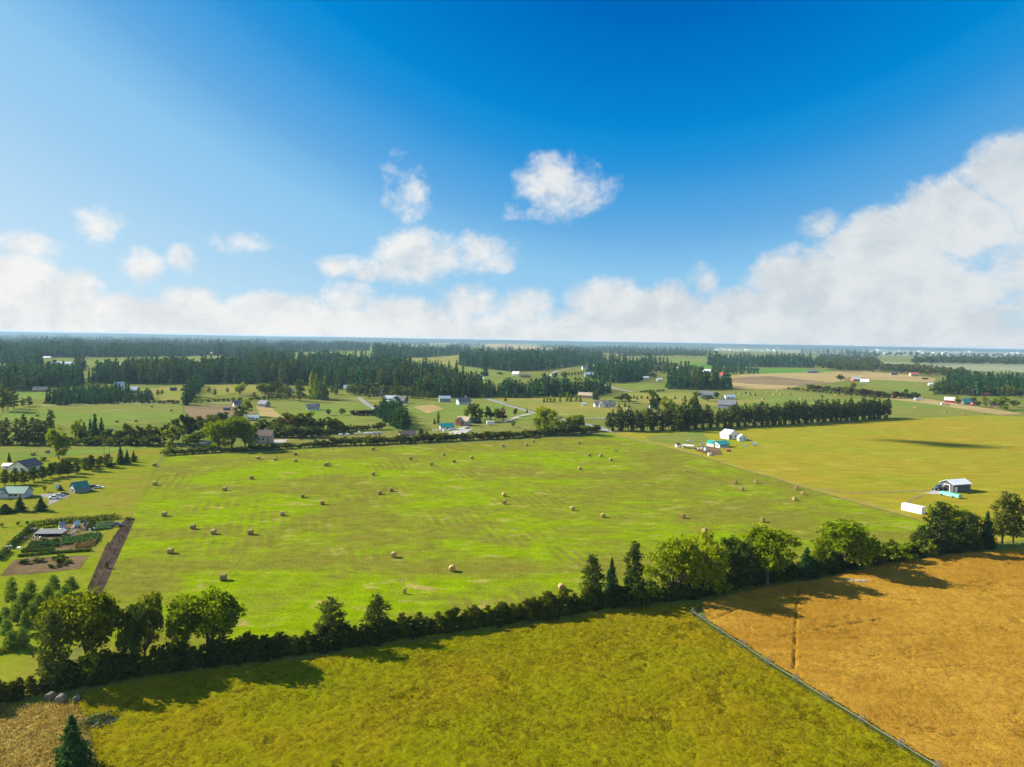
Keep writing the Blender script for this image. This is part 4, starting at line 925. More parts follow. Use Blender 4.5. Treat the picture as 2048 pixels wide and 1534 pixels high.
def gable(parent, w, d, hw, hr, wc, rc, c=(0,0), rz=0.0, over=None, wname='wall', rname='roof', z0=0.0):
    over = min(.5, .06 * w) if over is None else over
    g = Geo(); x, y = w/2, d/2
    g.add([(-x,-y,-.1),(x,-y,-.1),(x,y,-.1),(-x,y,-.1),(-x,-y,hw),(x,-y,hw),(x,y,hw),(-x,y,hw)], [(0,1,5,4),(1,2,6,5),(2,3,7,6),(3,0,4,7)])
    g.add([(-x,-y,hw),(-x,y,hw),(-x,0,hw+hr),(x,-y,hw),(x,y,hw),(x,0,hw+hr)], [(0,2,1),(3,4,5)])
    wo = g.obj(wname, wallm(wc), parent); wo.location = (c[0], c[1], z0); wo.rotation_euler.z = rz
    r = Geo(); t = .16; k = hr / y; X = x + over; Y = y + over
    for s in (-1, 1):
        lo, hi = (s*Y, hw - k*over + .03), (0, hw + hr + .03)
        q = [(-X, lo[0], lo[1]), (X, lo[0], lo[1]), (X, hi[0], hi[1]), (-X, hi[0], hi[1])]
        q += [(a, b, z + t) for a, b, z in q]
        r.add(q, [(0,3,2,1),(4,5,6,7),(0,1,5,4),(1,2,6,5),(3,0,4,7)])
    ro = r.obj(rname, roofm(rc), parent); ro.location = (c[0], c[1], z0); ro.rotation_euler.z = rz
    return wo, ro
def opening(parent, name, side, u, z, ww, hh, w, d, mat, frame=True):       # a window or door set in a wall: side 'f' long front, 'l'/'r' gable ends
    o = Geo().box((0,0,0), (ww, .10, hh)).obj(name, mat, parent)
    if frame:
        g = Geo(); f = .10 + ww*.03
        for sx in (-1, 1): g.box((sx*(ww/2+f/2), 0, 0), (f, .16, hh + 2*f))
        for sz in (-1, 1): g.box((0, 0, sz*(hh/2+f/2)), (ww, .16, f))
        g.obj('frame', m_trim, o)
    if side == 'f': o.location = (u, -d/2 - .04, z)
    elif side == 'l': o.location = (-w/2 - .04, u, z); o.rotation_euler.z = -math.pi/2
    else: o.location = (w/2 + .04, u, z); o.rotation_euler.z = math.pi/2
    return o
def dress(o, w, d, hw, win, door, garage, side):
    n = win; ws, wh = min(1.5, w/(n+2.2)) , min(1.2, hw*.42)
    for i in range(n):
        opening(o, 'window', 'f', -w/2 + w*(i+.8)/(n+.6+(1 if door else 0)), hw*.58, ws, wh, w, d, m_glass)
    if door: opening(o, 'door', 'f', w*.36, hw*.40, min(1.2, w*.12), hw*.78, w, d, wallm('brown'))
    if garage: opening(o, 'garage_door', side, 0, hw*.42, d*.4 if side != 'f' else w*.3, hw*.80, w, d, m_doord if garage == 'open' else wallm('white'))
    else:
        for s in (-.22, .22): opening(o, 'window', side if side != 'f' else 'l', s*d, hw*.58, min(1.3, d*.16), wh, w, d, m_glass)
def house(x, yb, w, d, hw, hr, rot, wc, rc, label, cat='house', win=3, door=True, garage=False, name=None, wing=None, chimney=False):
    k = mpp(x, yb); w, d, hw, hr = w*k, d*k, hw*k*1.03, hr*k*1.03; rot = R(rot)
    g = at(x, yb); dirv = Vector((g.x, g.y, 0)).normalized()
    g = g + dirv * (abs(d*math.cos(rot)) + abs(w*math.sin(rot))) / 2
    o = empty(name or {'barn':'barn','shed':'shed','garage':'garage'}.get(cat, 'house'), g, rot, label, cat)
    wo, ro = gable(o, w, d, hw, hr, wc, rc)
    dress(o, w, d, hw, win, door, garage, 'l' if rot >= 0 else 'r')
    if wing: gable(o, wing[0]*k, wing[1]*k, hw*.96, hr*wing[5] if len(wing) > 5 else hr*.8, wing[4] if len(wing) > 4 else wc, rc, (wing[2]*k, wing[3]*k), math.pi/2)
    if chimney:
        c = Geo().box((w*.2, d*.1, hw + hr*1.0), (.8, .8, hr*1.1)).obj('chimney', wallm('stone'), ro)
    return o
def house3(A, B, C, hw, hr, ridge, wc, rc, label, cat='house', **kw):       # footprint from three visible base corners, ridge along AB or BC
    a, b, c = at(*A), at(*B), at(*C)
    k = mpp(*B)
    r = (b - a) if ridge == 'AB' else (c - b)
    w = r.length; d = (c - b).length if ridge == 'AB' else (b - a).length
    rot = math.atan2(r.y, r.x)
    o = empty(kw.get('name') or {'barn':'barn','shed':'shed','garage':'garage'}.get(cat, 'house'), (a + c) / 2, rot, label, cat)
    gable(o, w, d, hw*k, hr*k, wc, rc)
    dress(o, w, d, hw*k, kw.get('win', 3), kw.get('door', True), kw.get('garage', False), 'l' if ridge == 'BC' else 'r')
    return o, w, d, hw*k, hr*k, k

# right field: dark shed and farmstead
o, w, d, hw, hr, k = house3((1881,979.5),(1906,985.6),(1940,983.0), 16.5, 6.5, 'BC', 'charcoal', 'white', 'dark grey metal shed with white roof and open door in the golden meadow', 'shed', win=0, door=False, garage='open')
opening(o, 'door', 'f', -w*.36, 1.1, 1.0, 2.1, w, d, wallm('white'))
o, w, d, hw, hr, k = house3((1439.6,876.2),(1456.7,878.9),(1477,877.2), 9.6, 8, 'AB', 'white', 'white', 'white barn with steep white roof beside the shelterbelt', 'barn', win=0, door=False)
opening(o, 'door', 'r', -d*.36, hw*.45, d*.14, hw*.9, w, d, m_doord)
house3((1476,880.6),(1480,881.5),(1490,880.2), 6.6, 5, 'AB', 'white', 'white', 'small white outbuilding tucked behind the white barn', 'shed', win=0, door=False)
o, w, d, hw, hr, k = house3((1421.5,892.9),(1439.6,895.9),(1459,894.0), 6.8, 5.0, 'BC', 'white', 'teal', 'low white house with bright teal roof in the farmyard', 'house', win=4)
gable(o, d*.8, w*.55, hw, hr*.9, 'cream', 'teal', (-w*.30, d*.52), math.pi/2)
house(1411, 902, 5, 4.6, 4.4, 2.6, 35, 'white', 'mint', 'tiny white shed with mint roof in the dirt yard', 'shed', 0, False)
house(1355, 894.5, 9, 6, 4.4, 2.8, 30, 'white', 'slate', 'small white shed with slate roof left of the carport', 'shed', 0, False)
def carport(x, y, w, d, h, rot, rc, label):
    k = mpp(x, y); w, d, h = w*k, d*k, h*k
    o = empty('carport', at(x, y) + Vector((0, d*.5, 0)), R(rot), label, 'carport')
    for sx in (-1, 1):
        for sy in (-1, 1): Geo().box((sx*w*.46, sy*d*.44, h*.5), (.15, .15, h)).obj('post', m_trim, o)
    g = Geo(); g.box((0, 0, h + .1), (w, d, .14)); g.obj('roof', roofm(rc), o)
    Geo().box((-w*.40, 0, h*.45), (w*.16, d*.8, h*.88)).obj('wall', wallm('white'), o)
carport(1378, 897.5, 22, 15, 5.6, -28, 'white', 'open carport with flat white roof in the farmyard')

# houses on the left
o = house(36, 996.5, 40, 30, 10.5, 9, 4, 'lilac', 'green', 'low pale house with green roofs at the left frame edge', win=3, wing=(30, 30, -24, -2, 'lilac', .95))
house3((136,983.4),(154,986.4),(182,982.6), 10, 10, 'BC', 'slate', 'green', 'garage with broad green roof beside parked cars', 'garage', win=0, door=False, garage='open')
house3((27,943),(47,947),(79,940), 12, 11, 'BC', 'white', 'dark', 'white gabled house with black roof behind the left pine row', win=2)
house(18, 938, 20, 12, 6, 4, 4, 'white', 'white', 'long low white shed left of the black roofed house', 'shed', 1, False)
house(114, 979, 6, 5, 5, 3, 25, 'white', 'mint', 'tiny white shed left of the green roofed garage', 'shed', 0, False)
# the garden sheds
def slope_shed(x, y, w, d, h0, h1, rot, wc, rc, label, open_front=False):
    k = mpp(x, y); w, d, h0, h1 = w*k, d*k, h0*k, h1*k
    o = empty('shed', at(x, y) + Vector((0, d*.5, 0)), R(rot), label, 'shed')
    g = Geo(); X, Y = w/2, d/2
    fs = [(1,2,6,5),(2,3,7,6),(3,0,4,7)] + ([] if open_front else [(0,1,5,4)])
    g.add([(-X,-Y,-.1),(X,-Y,-.1),(X,Y,-.1),(-X,Y,-.1),(-X,-Y,h0),(X,-Y,h0),(X,Y,h1),(-X,Y,h1)], fs); g.obj('wall', wallm(wc), o)
    r = Geo(); X += .3; Y += .35; s = (h1-h0)/d
    q = [(-X,-Y,h0-.35*s),(X,-Y,h0-.35*s),(X,Y,h1+.35*s),(-X,Y,h1+.35*s)]
    r.add(q + [(a,b,z+.12) for a,b,z in q], [(0,3,2,1),(4,5,6,7),(0,1,5,4),(1,2,6,5),(2,3,7,6),(3,0,4,7)]).obj('roof', roofm(rc), o)
    if open_front:
        for i in range(5): Geo().box((-w/2 + w*(i+.1)/4.2, -d/2, h0/2), (.14, .14, h0)).obj('post', m_doord, o)
    return o
slope_shed(96, 1073.5, 50, 19, 6.5, 9.0, 6, 'rust', 'slate', 'long open-fronted garden shed with dark grey roof', True)
slope_shed(59, 1063, 16, 6, 4.5, 5, 2, 'dark', 'slate', 'small flat dark shed at the left of the long one')
house(124, 1058, 9, 8, 6.5, 5, 40, 'slate', 'blue', 'small blue-grey garden hut behind the long shed', 'shed', 1, False)
house(154, 1056.5, 9, 8, 6.5, 6, 40, 'navy', 'iceblue', 'small steep hut with pale roof in the garden yard', 'shed', 1, False)
house(171, 1053, 6, 6, 6, 3.5, 30, 'navy', 'slate', 'small dark hut at the right of the garden yard', 'shed', 0, True)
for i, (x, y, w) in enumerate([(13,1098.5,4.2),(21,1097,6),(38,1100,7)]):
    k = mpp(x, y); o = empty('garden_table', at(x, y), R(10*i), ['smallest white garden table by the hedge end','middle white garden table by the hedge','largest white garden table near the vegetables'][i], 'table')
    Geo().box((0,0,.78), (w*k*.9, .9, .07)).obj('tabletop', m_trim, o)
    for sx in (-1, 1):
        for sy in (-1, 1): Geo().box((sx*w*k*.38, sy*.36, .37), (.08, .08, .75)).obj('leg', m_trim, o)

# middle distance
house(262, 786, 27, 14, 6, 6, 8, 'slate', 'pale', 'long house with pale roof in the low pine grove', win=3)
house(240, 778, 18, 14, 6, 7, 35, 'grey', 'pale', 'pale roofed house at the back of the low pine grove', win=2)
house(290, 793, 18, 8, 5, 3, 0, 'navy', 'slate', 'dark blue shed at the right end of the low pine grove', 'shed', 0, True)
house(82, 784, 26, 12, 4, 6, 5, 'brown', 'dark', 'low dark brown barn on the left paddock', 'barn', 1, False)
house(185, 761, 9, 6, 4, 3, 0, 'blue', 'slate', 'small bluish house among slender firs', win=1)
house(347, 782, 11, 7, 3, 3.5, 20, 'dark', 'dark', 'small dark shed left of the diagonal shelterbelt', 'shed', 0, False)
house(366, 782, 6, 5, 3, 3, 20, 'navy', 'dark', 'tiny dark hut touching the diagonal shelterbelt', 'shed', 0, False)
house(477, 813, 20, 12, 5, 6, 38, 'white', 'slate', 'grey gabled house beside the dark sheds', win=2)
house(454, 821, 12, 7, 5, 2, 0, 'navy', 'dark', 'dark flat shed below the grey gabled house', 'shed', 0, False)
house(506, 840, 22, 10, 5, 4, 10, 'cream', 'pale', 'pale roofed house half hidden by the thicket', win=2)
house(528, 815, 22, 12, 7, 6, -30, 'slate', 'slate', 'dark slate house above the tan slope', win=2)
house(525, 888, 40, 20, 17, 9, 4, 'stone', 'brown', 'big brown barn house right of the cottonwoods', 'barn', 3, True)
house(626, 821, 24, 14, 6.5, 5.5, 18, 'paleblue', 'slate', 'pale blue house alone on the left pasture', win=3, chimney=True)
house(575, 786, 24, 10, 4, 4, 0, 'white', 'dark', 'long dark roofed house before the fir belt', win=3)
house(698, 781, 20, 12, 4, 6, 10, 'cream', 'mint', 'house with pale mint roof among the firs', win=2)
house(687, 777, 12, 8, 4, 5, 30, 'rust', 'brown', 'small red-brown house left of the mint roof', win=1)
house(673, 765, 9, 6, 3, 3, 0, 'tan', 'tan', 'tan roof deep in the fir belt', win=1)
house(757, 790, 18, 10, 4, 6, -20, 'brown', 'brown', 'brown house among the middle firs', win=2)
house(828, 778, 15, 8, 4, 5, 0, 'tan', 'tan', 'tan house in a gap of the fir belt', win=2)
house(781, 804, 26, 14, 7, 5, 0, 'cream', 'pale', 'long pale roofed house left of the twin gables', win=4)
o = house(803, 807, 22, 14, 6, 8, -25, 'navy', 'dark', 'dark gabled house with white front wing by the parked truck', win=2, wing=(12, 12, -9, -8, 'white', .85))
carport(775, 806, 18, 8, 4.5, 0, 'white', 'low white carport in front of the long pale house')
house(889, 804.5, 22, 12, 7.5, 4.2, 18, 'blue', 'iceblue', 'blue metal barn with pale blue roof in front of the fir belt', 'barn', 2, False)
house(927, 809.5, 26, 16, 6.5, 6.5, 25, 'paleblue', 'slate', 'house with slate roof right of the blue barn', win=3, chimney=True)
house(814, 876.5, 32, 16, 7, 6, 22, 'cream', 'brown', 'low cream house with brown roof behind the bush row', win=2)
house(893, 861, 26, 15, 7, 6, 18, 'white', 'teal', 'white barn with teal roof and clutter around it', 'barn', 1, False)
o = house(928, 852, 24, 17, 10, 7, -22, 'stone', 'tan', 'large unfinished looking tan roofed house with gable', win=3, wing=(12, 12, -6, -9, 'rust', .9))
house(956, 755, 18, 5, 3, 2.5, 0, 'white', 'white', 'upper one of twin long white barns', 'barn', 0, False)
house(957.5, 760, 20, 5, 3, 2.5, 0, 'white', 'white', 'lower one of twin long white barns', 'barn', 0, False)
house(1032, 752, 14, 8, 4, 4.5, -25, 'cream', 'white', 'pinkish white house at the far meadow edge', win=2)
house(1051, 755, 20, 6, 3, 2.5, 0, 'brown', 'dark', 'long dark shed right of the pinkish white house', 'shed', 1, False)
house(1093, 763, 17, 9, 4, 4.5, 15, 'white', 'dark', 'white house with dark roof below the uphill driveway', win=2)
house(1172, 739, 16, 8, 4, 4, 10, 'white', 'slate', 'white house on the far rise', win=2)
house(1188, 735, 5, 4, 3, 1.5, 0, 'white', 'white', 'tiny white shed on the far rise', 'shed', 0, False)
house(1181, 753.5, 24, 10, 4.5, 4.5, 10, 'slate', 'iceblue', 'blue-grey roofed house on the far lawn', win=3)
house(1207, 758, 9, 6, 4, 4, 30, 'paleblue', 'iceblue', 'small pale blue house beside the far wood', win=1)
house(1287.5, 759, 19, 6, 4, 2, 0, 'white', 'pale', 'long white shed by the small green paddock', 'shed', 3, False)
house(1319, 762, 10, 6, 3.5, 2, 0, 'white', 'pale', 'small white shed right of the long white shed', 'shed', 1, False)
house(1353, 742, 20, 9, 3.5, 4, 12, 'white', 'white', 'white barn among the far conifers', 'barn', 1, False)
house(1412, 748, 18, 10, 4, 5, -30, 'red', 'white', 'red barn with white roof beside the tan stubble', 'barn', 1, False)
house(1446, 755, 14, 8, 4.5, 4.5, -20, 'white', 'red', 'small white house with red roof at the stubble edge', win=1)
house(1171, 797, 28, 14, 6, 5, -18, 'tan', 'tan', 'tan house above the golden field', win=3, chimney=True)
house(1209, 814.5, 42, 14, 5.5, 5.5, 6, 'white', 'slate', 'wide low white house with slate roof on the golden field', win=5, chimney=True, wing=(14, 12, -8, -7, 'white', .9))
house(1168, 811.5, 8, 5, 4.2, 2, 0, 'white', 'pale', 'tiny white shed left of the wide low house', 'shed', 0, True)
house(1256.5, 822, 6, 5, 4, 2, 0, 'white', 'white', 'tiny white shed at the left end of the shelterbelt', 'shed', 0, False)
house(1414, 798, 26, 15, 8.5, 6, -22, 'white', 'slate', 'two storey white house with slate roof behind the shelterbelt', win=4)
house(1458, 799, 22, 11, 5, 3.6, 14, 'white', 'iceblue', 'white garage with ice blue roof right of the two storey house', 'garage', 2, False)
house(1455, 818, 34, 18, 8, 8, -32, 'slate', 'slate', 'big dark roofed building just behind the shelterbelt', win=2)
house(1308, 818, 18, 10, 5, 4, 10, 'paleblue', 'slate', 'blue-grey roofed house hidden behind the shelterbelt', win=2)
# right distance
house(1625, 746, 20, 9, 3, 3.5, -10, 'navy', 'slate', 'dark blue house below the far belt', win=2)
house(1711, 762, 17, 9, 3.6, 4, 10, 'red', 'white', 'red barn with white roof on the far tan field', 'barn', 1, False)
house(1729, 766, 15, 8, 3, 4, -28, 'white', 'white', 'white house right of the far red barn', win=2)
house(1787, 750, 13, 7, 3, 3, 0, 'brown', 'dark', 'dark red-brown barn before the far belt', 'barn', 0, False)
house(1827, 752.5, 15, 8, 4.5, 3, 0, 'tan', 'red', 'tan two storey house with reddish roof in the far belt', win=4)
house(1861, 771, 8, 5, 2.8, 2, 0, 'white', 'white', 'tiny white shed beside the dark wood', 'shed', 0, False)
house(1900, 806, 19, 12, 5.5, 5, -32, 'red', 'white', 'red barn with low white roof at the far right farm', 'barn', 0, False, garage=True)
house(1932, 808.5, 14, 9, 4, 7, 0, 'dark', 'teal', 'green roofed house between the far right trees', win=1)
house(1946, 811, 8, 6, 4, 4, 20, 'red', 'slate', 'small red house right of the green roof', win=1)
house(1986, 815, 12, 10, 7, 5, -30, 'rust', 'dark', 'dark red house with black roof at the far right farm', win=2)
house(1969, 792, 14, 6, 3.6, 2.6, 0, 'red', 'red', 'crimson barn in front of the dark wood', 'barn', 0, False)
house(125, 730, 40, 8, 3, 3.4, 2, 'white', 'iceblue', 'very long barn with pale blue roof at the far left', 'barn', 4, False)
house(95, 717, 14, 6, 2, 2, 0, 'white', 'white', 'small white building left of the very long barn', win=0, door=False)
house(235, 732, 13, 6, 1.8, 2.4, 0, 'slate', 'iceblue', 'pale blue roof in a gap of the left woods', win=0, door=False)
house(428, 708, 12, 5, 1.6, 1.8, 0, 'white', 'pale', 'white shed at the edge of the far green field', 'shed', 0, False)
house(1250, 713, 10, 5, 2, 2.2, 0, 'dark', 'dark', 'dark house in front of the fog wood', win=0, door=False)
trs = random.Random(3)
for i in range(64):
    x, y = (trs.uniform(1430, 1560), trs.uniform(697.5, 703)) if i < 16 else (trs.uniform(1740, 2046), 0)
    if i >= 16: y = hor(x) + trs.uniform(5.5, 16)
    k = mpp(x, y); w, d, h = trs.uniform(3, 8)*k, 4*k, trs.uniform(.9, 1.8)*k
    g = Geo(); c = trs.choice(['white','white','cream','grey'])
    X, Y = w/2, d/2; h2 = h*1.6
    g.add([(-X,-Y,0),(X,-Y,0),(X,Y,0),(-X,Y,0),(-X,-Y,h),(X,-Y,h),(X,Y,h),(-X,Y,h),(-X,0,h2),(X,0,h2)], [(0,1,5,4),(2,3,7,6)], 0)
    g.add([(-X,-Y,0),(-X,-Y,h),(-X,0,h2),(-X,Y,h),(-X,Y,0),(X,-Y,0),(X,-Y,h),(X,0,h2),(X,Y,h),(X,Y,0)], [(0,1,2,3,4),(9,8,7,6,5)], 0)
    g.add([(-X,-Y*1.05,h),(X,-Y*1.05,h),(X,0,h2+.1),(-X,0,h2+.1),(-X,Y*1.05,h),(X,Y*1.05,h)], [(0,1,2,3),(3,2,5,4)], 1)
    o = g.obj('house', [wallm(c), roofm(trs.choice(['white','pale','grey','white']))]); o.location = at(x, y); o.rotation_euler.z = trs.uniform(-.5, .5)
    tag(o, 'tiny pale building of the distant town in the haze', 'house', 'buildings of the distant town')

# ------------------------------------------------------------------ vehicles
m_tyre = paint('tyre', (.02,.02,.02), .9, .2, 5)
def vpaint(c): return paint('car paint %s' % (c,), dict(white=(.78,.78,.78), blue=(.05,.14,.30), silver=(.45,.47,.50), dark=(.03,.035,.04), red=(.40,.03,.03), green=(.08,.45,.30), teal=(.03,.25,.33), tan=(.5,.42,.3), navy=(.03,.05,.12))[c], .3, .04, 2, spec=.6)
PROF = dict(car=(4.6, 1.75, [(-2.3,.35),(2.3,.35),(2.3,.75),(1.3,.92),(-2.3,.95)], [(-1.8,.93),(1.2,.93),(.5,1.45),(-1.3,1.45)]),
            suv=(4.8, 1.9, [(-2.4,.4),(2.4,.4),(2.4,.95),(1.4,1.08),(-2.4,1.08)], [(-2.3,1.06),(1.25,1.06),(.6,1.78),(-2.1,1.78)]),
            pickup=(5.7, 1.95, [(-2.85,.5),(2.85,.5),(2.85,1.0),(1.6,1.12),(-2.85,1.12)], [(-.6,1.1),(1.5,1.1),(.9,1.85),(-.35,1.85)]))
def prism(g, prof, hw0, mat=0, inset=0.0):
    n = len(prof); zs = [p[1] for p in prof]; z0, z1 = min(zs), max(zs)
    y = [hw0 - inset * (p[1]-z0) / max(z1-z0, .01) for p in prof]
    g.add([(p[0], -y[i], p[1]) for i, p in enumerate(prof)] + [(p[0], y[i], p[1]) for i, p in enumerate(prof)], [(i, (i+1)%n, n+(i+1)%n, n+i) for i in range(n)], mat)
    g.add([(p[0], -y[i], p[1]) for i, p in enumerate(prof)], [tuple(range(n))], mat); g.add([(p[0], y[i], p[1]) for i, p in enumerate(prof)], [tuple(reversed(range(n)))], mat)
def wheels(o, xs, hw, r=.34):
    me = Geo().tube([(0,-.12,0),(0,.12,0)], r, 10).mesh('wheel', m_tyre)
    for x in xs:
        for s in (-1, 1): link('wheel', me, o, (x, s*hw, r))
def car(x, y, rot, kind, col, label, cat=None):
    L, W, body, cab = PROF[kind]; nm = {'car':'parked_car','suv':'parked_car','pickup':'pickup_truck'}[kind]
    o = empty(nm, at(x, y), R(rot), label, cat or ('pickup truck' if kind == 'pickup' else 'car')); o.location.z = .12; o.scale = (.66,)*3
    g = Geo(); prism(g, body, W/2)
    if kind == 'pickup': pass
    tz = max(p[1] for p in cab); g.box(((cab[2][0]+cab[3][0])/2, 0, tz+.02), (cab[2][0]-cab[3][0], W*.74, .05)); g.obj('body', vpaint(col), o)
    c = Geo(); prism(c, cab, W*.46, 0, .12); c.obj('window', m_glass, o)
    if kind == 'pickup': Geo().box((-1.75, 0, 1.125), (1.9, 1.6, .02)).obj('truck_bed', m_tyre, o)
    wheels(o, (-L*.3, L*.31), W*.46)
    return o
def camper(x, y, rot, L, col, label, cat='camper', h=2.6, w=2.3):
    o = empty('camper_trailer', at(x, y), R(rot), label, cat); o.location.z = .12; q = .48 if 670 < x < 765 else .75; o.scale = (q, q, q * 1.1)
    g = Geo(); prism(g, [(-L/2,.55),(L/2-.5,.55),(L/2,1.2),(L/2-.15,h*.9),(L/2-.7,h),(-L/2+.2,h),(-L/2,h-.25)], w/2); g.obj('body', vpaint(col), o)
    for u in (-.25, .12): Geo().box((L*u, -w/2-.01, h*.66), (L*.15, .04, h*.2)).obj('window', m_glass, o)
    Geo().box((L*.30, -w/2-.01, h*.55), (.6, .05, h*.58)).obj('door', m_trim, o)
    Geo().box((0, -w/2-.01, h*.36), (L*.96, .03, .14)).obj('stripe', vpaint('teal'), o)
    wheels(o, (-.4, .45), w*.44, .33)
    Geo().tube([(L/2-.2,0,.5),(L/2+1.1,0,.45)], .06).obj('hitch', m_tyre, o)
car(109, 998, 195, 'pickup', 'white', 'white pickup on the grey driveway')
car(117, 993, 200, 'car', 'silver', 'small silver car behind the white pickup')
car(128, 990, 30, 'car', 'dark', 'small dark vehicle at the end of the grey driveway')
car(178, 981.5, 20, 'car', 'silver', 'silver car nearest the green roofed garage')
car(187, 976.5, 15, 'suv', 'dark', 'dark car between two pale ones by the garage')
car(198, 976.5, 10, 'car', 'white', 'white car furthest from the green roofed garage')
car(232, 1053, 20, 'pickup', 'navy', 'dark blue pickup at the end of the garden hedge')
car(815, 812, 170, 'suv', 'silver', 'grey vehicle below the dark gabled house')
car(1380, 884, 160, 'pickup', 'white', 'white pickup on the grass left of the teal roofed house')
car(1404, 890, 165, 'car', 'white', 'pale car just left of the teal roofed house')
car(1489, 893, 150, 'car', 'silver', 'pale vehicle on the track right of the teal roofed house')
car(1495, 882, 175, 'pickup', 'teal', 'blue pickup beside the small white outbuilding')
car(1482, 884, 175, 'car', 'white', 'white car in front of the white barn')
car(633, 883.5, 0, 'car', 'dark', 'dark car left of the cream house')
car(768, 877.5, 180, 'car', 'dark', 'dark low car near the cream house')
car(713, 787, 20, 'car', 'red', 'red car beside the mint roof')
car(935, 858, 10, 'pickup', 'dark', 'dark pickup in front of the unfinished house')
car(941, 864, 10, 'car', 'white', 'white car in the gravel yard')
car(126, 763, 0, 'pickup', 'white', 'white truck on the far left road')
car(1895, 811, 0, 'pickup', 'dark', 'dark truck beside the white trailer at the far red barn')
camper(681, 872, 190, 5, 'white', 'first white camper at the left end of the trailer row')
camper(694, 871.5, 170, 5, 'white', 'second white camper from the left in the trailer row')
camper(711, 870.5, 0, 4.5, 'tan', 'low tan trailer in the trailer row', h=1.8)
camper(718, 869.5, 90, 4, 'white', 'tallest white camper in the trailer row', h=3.6)
camper(732, 870, 0, 6, 'white', 'white camper right of the tallest one')
camper(741.5, 869.5, 10, 5.5, 'white', 'white camper in the middle of the right trailers')
camper(751, 869, 0, 5.5, 'silver', 'silver camper near the right end of the trailer row')
camper(759.5, 868.5, 5, 5, 'silver', 'last silver camper at the right end of the trailer row')
camper(981, 850, 12, 7.5, 'white', 'white camper with dark front on the driveway', h=3.2)
camper(1837, 801, 0, 12, 'white', 'long white trailer alone near the far windbreak', 'trailer', 3.4)
camper(1886, 810, 0, 6, 'white', 'white trailer in front of the far red barn', 'trailer', 2.6)
camper(1509, 892, 160, 3.6, 'silver', 'small dark-windowed trailer right of the farmyard', 'trailer', 2.6)
# tractor by the shed
o = empty('tractor', at(1874, 981), R(200), 'blue tractor beside the dark grey shed', 'tractor'); o.location.z = .12
g = Geo(); prism(g, [(-.2,.6),(1.9,.6),(1.9,1.25),(-.2,1.35)], .4); g.obj('hood', vpaint('blue'), o)
g = Geo(); prism(g, [(-1.5,.8),(-.2,.8),(-.3,2.4),(-1.4,2.4)], .7, 0, .1); g.obj('cab', m_glass, o)
Geo().box((-.85,0,2.45), (1.5,1.5,.1)).obj('cab_roof', vpaint('blue'), o)
for s in (-1, 1):
    Geo().tube([(-.9,s*.75,.8),(-.9,s*1.1,.8)], .8, 12).obj('rear_wheel', m_tyre, o); Geo().tube([(1.4,s*.6,.45),(1.4,s*.85,.45)], .45, 10).obj('front_wheel', m_tyre, o)
# shipping container and tarped trailer
a, b = at(1802, 1020.5), at(1843, 1029.5); v = b - a
o = empty('shipping_container', (a+b)/2, math.atan2(v.y, v.x), 'long white shipping container lying on the golden meadow', 'container'); L = v.length; H = 14.8*mpp(1843,1029)
o.location += Vector((-v.y, v.x, 0)).normalized() * 1.2
g = Geo(); g.box((0,0,H/2+.08), (L,2.4,H-.1))
for i in range(22): g.box((-L/2+L*(i+.5)/22, -1.225, H/2+.05), (L/60, .05, H*.86))
g.obj('box', paint('container white', (.70,.70,.69), .5, .05, 1), o)
Geo().box((L/2+.02, -.6, H/2), (.05, 1.1, H*.9)).obj('door', m_trim, o); Geo().box((L/2+.02, .6, H/2), (.05, 1.1, H*.9)).obj('door', m_trim, o)
a, b = at(1879, 990), at(1917, 998); v = b - a
o = empty('hay_trailer', (a+b)/2, math.atan2(v.y, v.x), 'flatbed trailer under a bright green tarp in front of the dark shed', 'trailer'); L = v.length; H = 8.5*mpp(1917,998)
o.location += Vector((-v.y, v.x, 0)).normalized() * 1.1
g = Geo(); n = 24; rs = np.random.default_rng(4)
prof = [(-1.15,.6),(-1.2,H*.55),(-1.0,H*.9),(-.3,H),(.3,H),(1.0,H*.88),(1.2,H*.55),(1.15,.6)]
g.add([(-L/2+L*i/n, p[0]*(1+rs.uniform(-.06,.06)), p[1]*(1+rs.uniform(-.07,.07))) for i in range(n+1) for p in prof], [(i*8+k, i*8+k+1, (i+1)*8+k+1, (i+1)*8+k) for i in range(n) for k in range(7)])
for i in (0, n): g.add([(-L/2+L*i/n, p[0], p[1]) for p in prof], [tuple(range(8))])
g.obj('tarp', paint('green tarp', (.10,.46,.30), .45, .15, 1.5), o, True)
Geo().box((0,0,.5), (L,2.2,.2)).obj('trailer_bed', m_trim, o); wheels(o, (-L*.42, -L*.36, L*.18, L*.24), 1.0, .38)
# yard odds and ends
def tank(x, y, r, L, rot, mat, label, name='storage_tank'):
    o = empty(name, at(x, y), R(rot), label, 'tank')
    Geo().tube([(-L/2,0,r+.25),(-L/2+.15,0,r+.25),(L/2-.15,0,r+.25),(L/2,0,r+.25)], [r*.85, r, r, r*.85], 14).obj('barrel', mat, o)
    for u in (-1, 1): Geo().box((u*L*.3, 0, .2), (.2, r*1.2, .5)).obj('cradle', m_doord, o)
tank(1457, 903.5, .95, 2.4, -20, wallm('rust'), 'rust-brown barrel tank on the grass right of the dirt yard')
house(1419, 911.5, 6, 4, 4, 1.2, 20, 'white', 'white', 'small white box hut at the front corner of the dirt yard', 'shed', 0, False)
def heap(x, y, n, size, spread, mats, label, cat, name):
    o0 = at(x, y); rs = np.random.default_rng(int(x)); g = Geo()
    for i in range(n):
        s = size * rs.uniform(.4, 1.2, 3); g.box((rs.normal()*spread, rs.normal()*spread*.45, s[2]/2), tuple(s), int(rs.integers(len(mats))), rs.uniform(0, 3), rs.uniform(.6, 1))
    o = g.obj(name, mats); o.location = o0; o.location.z = .1; return tag(o, label, cat)
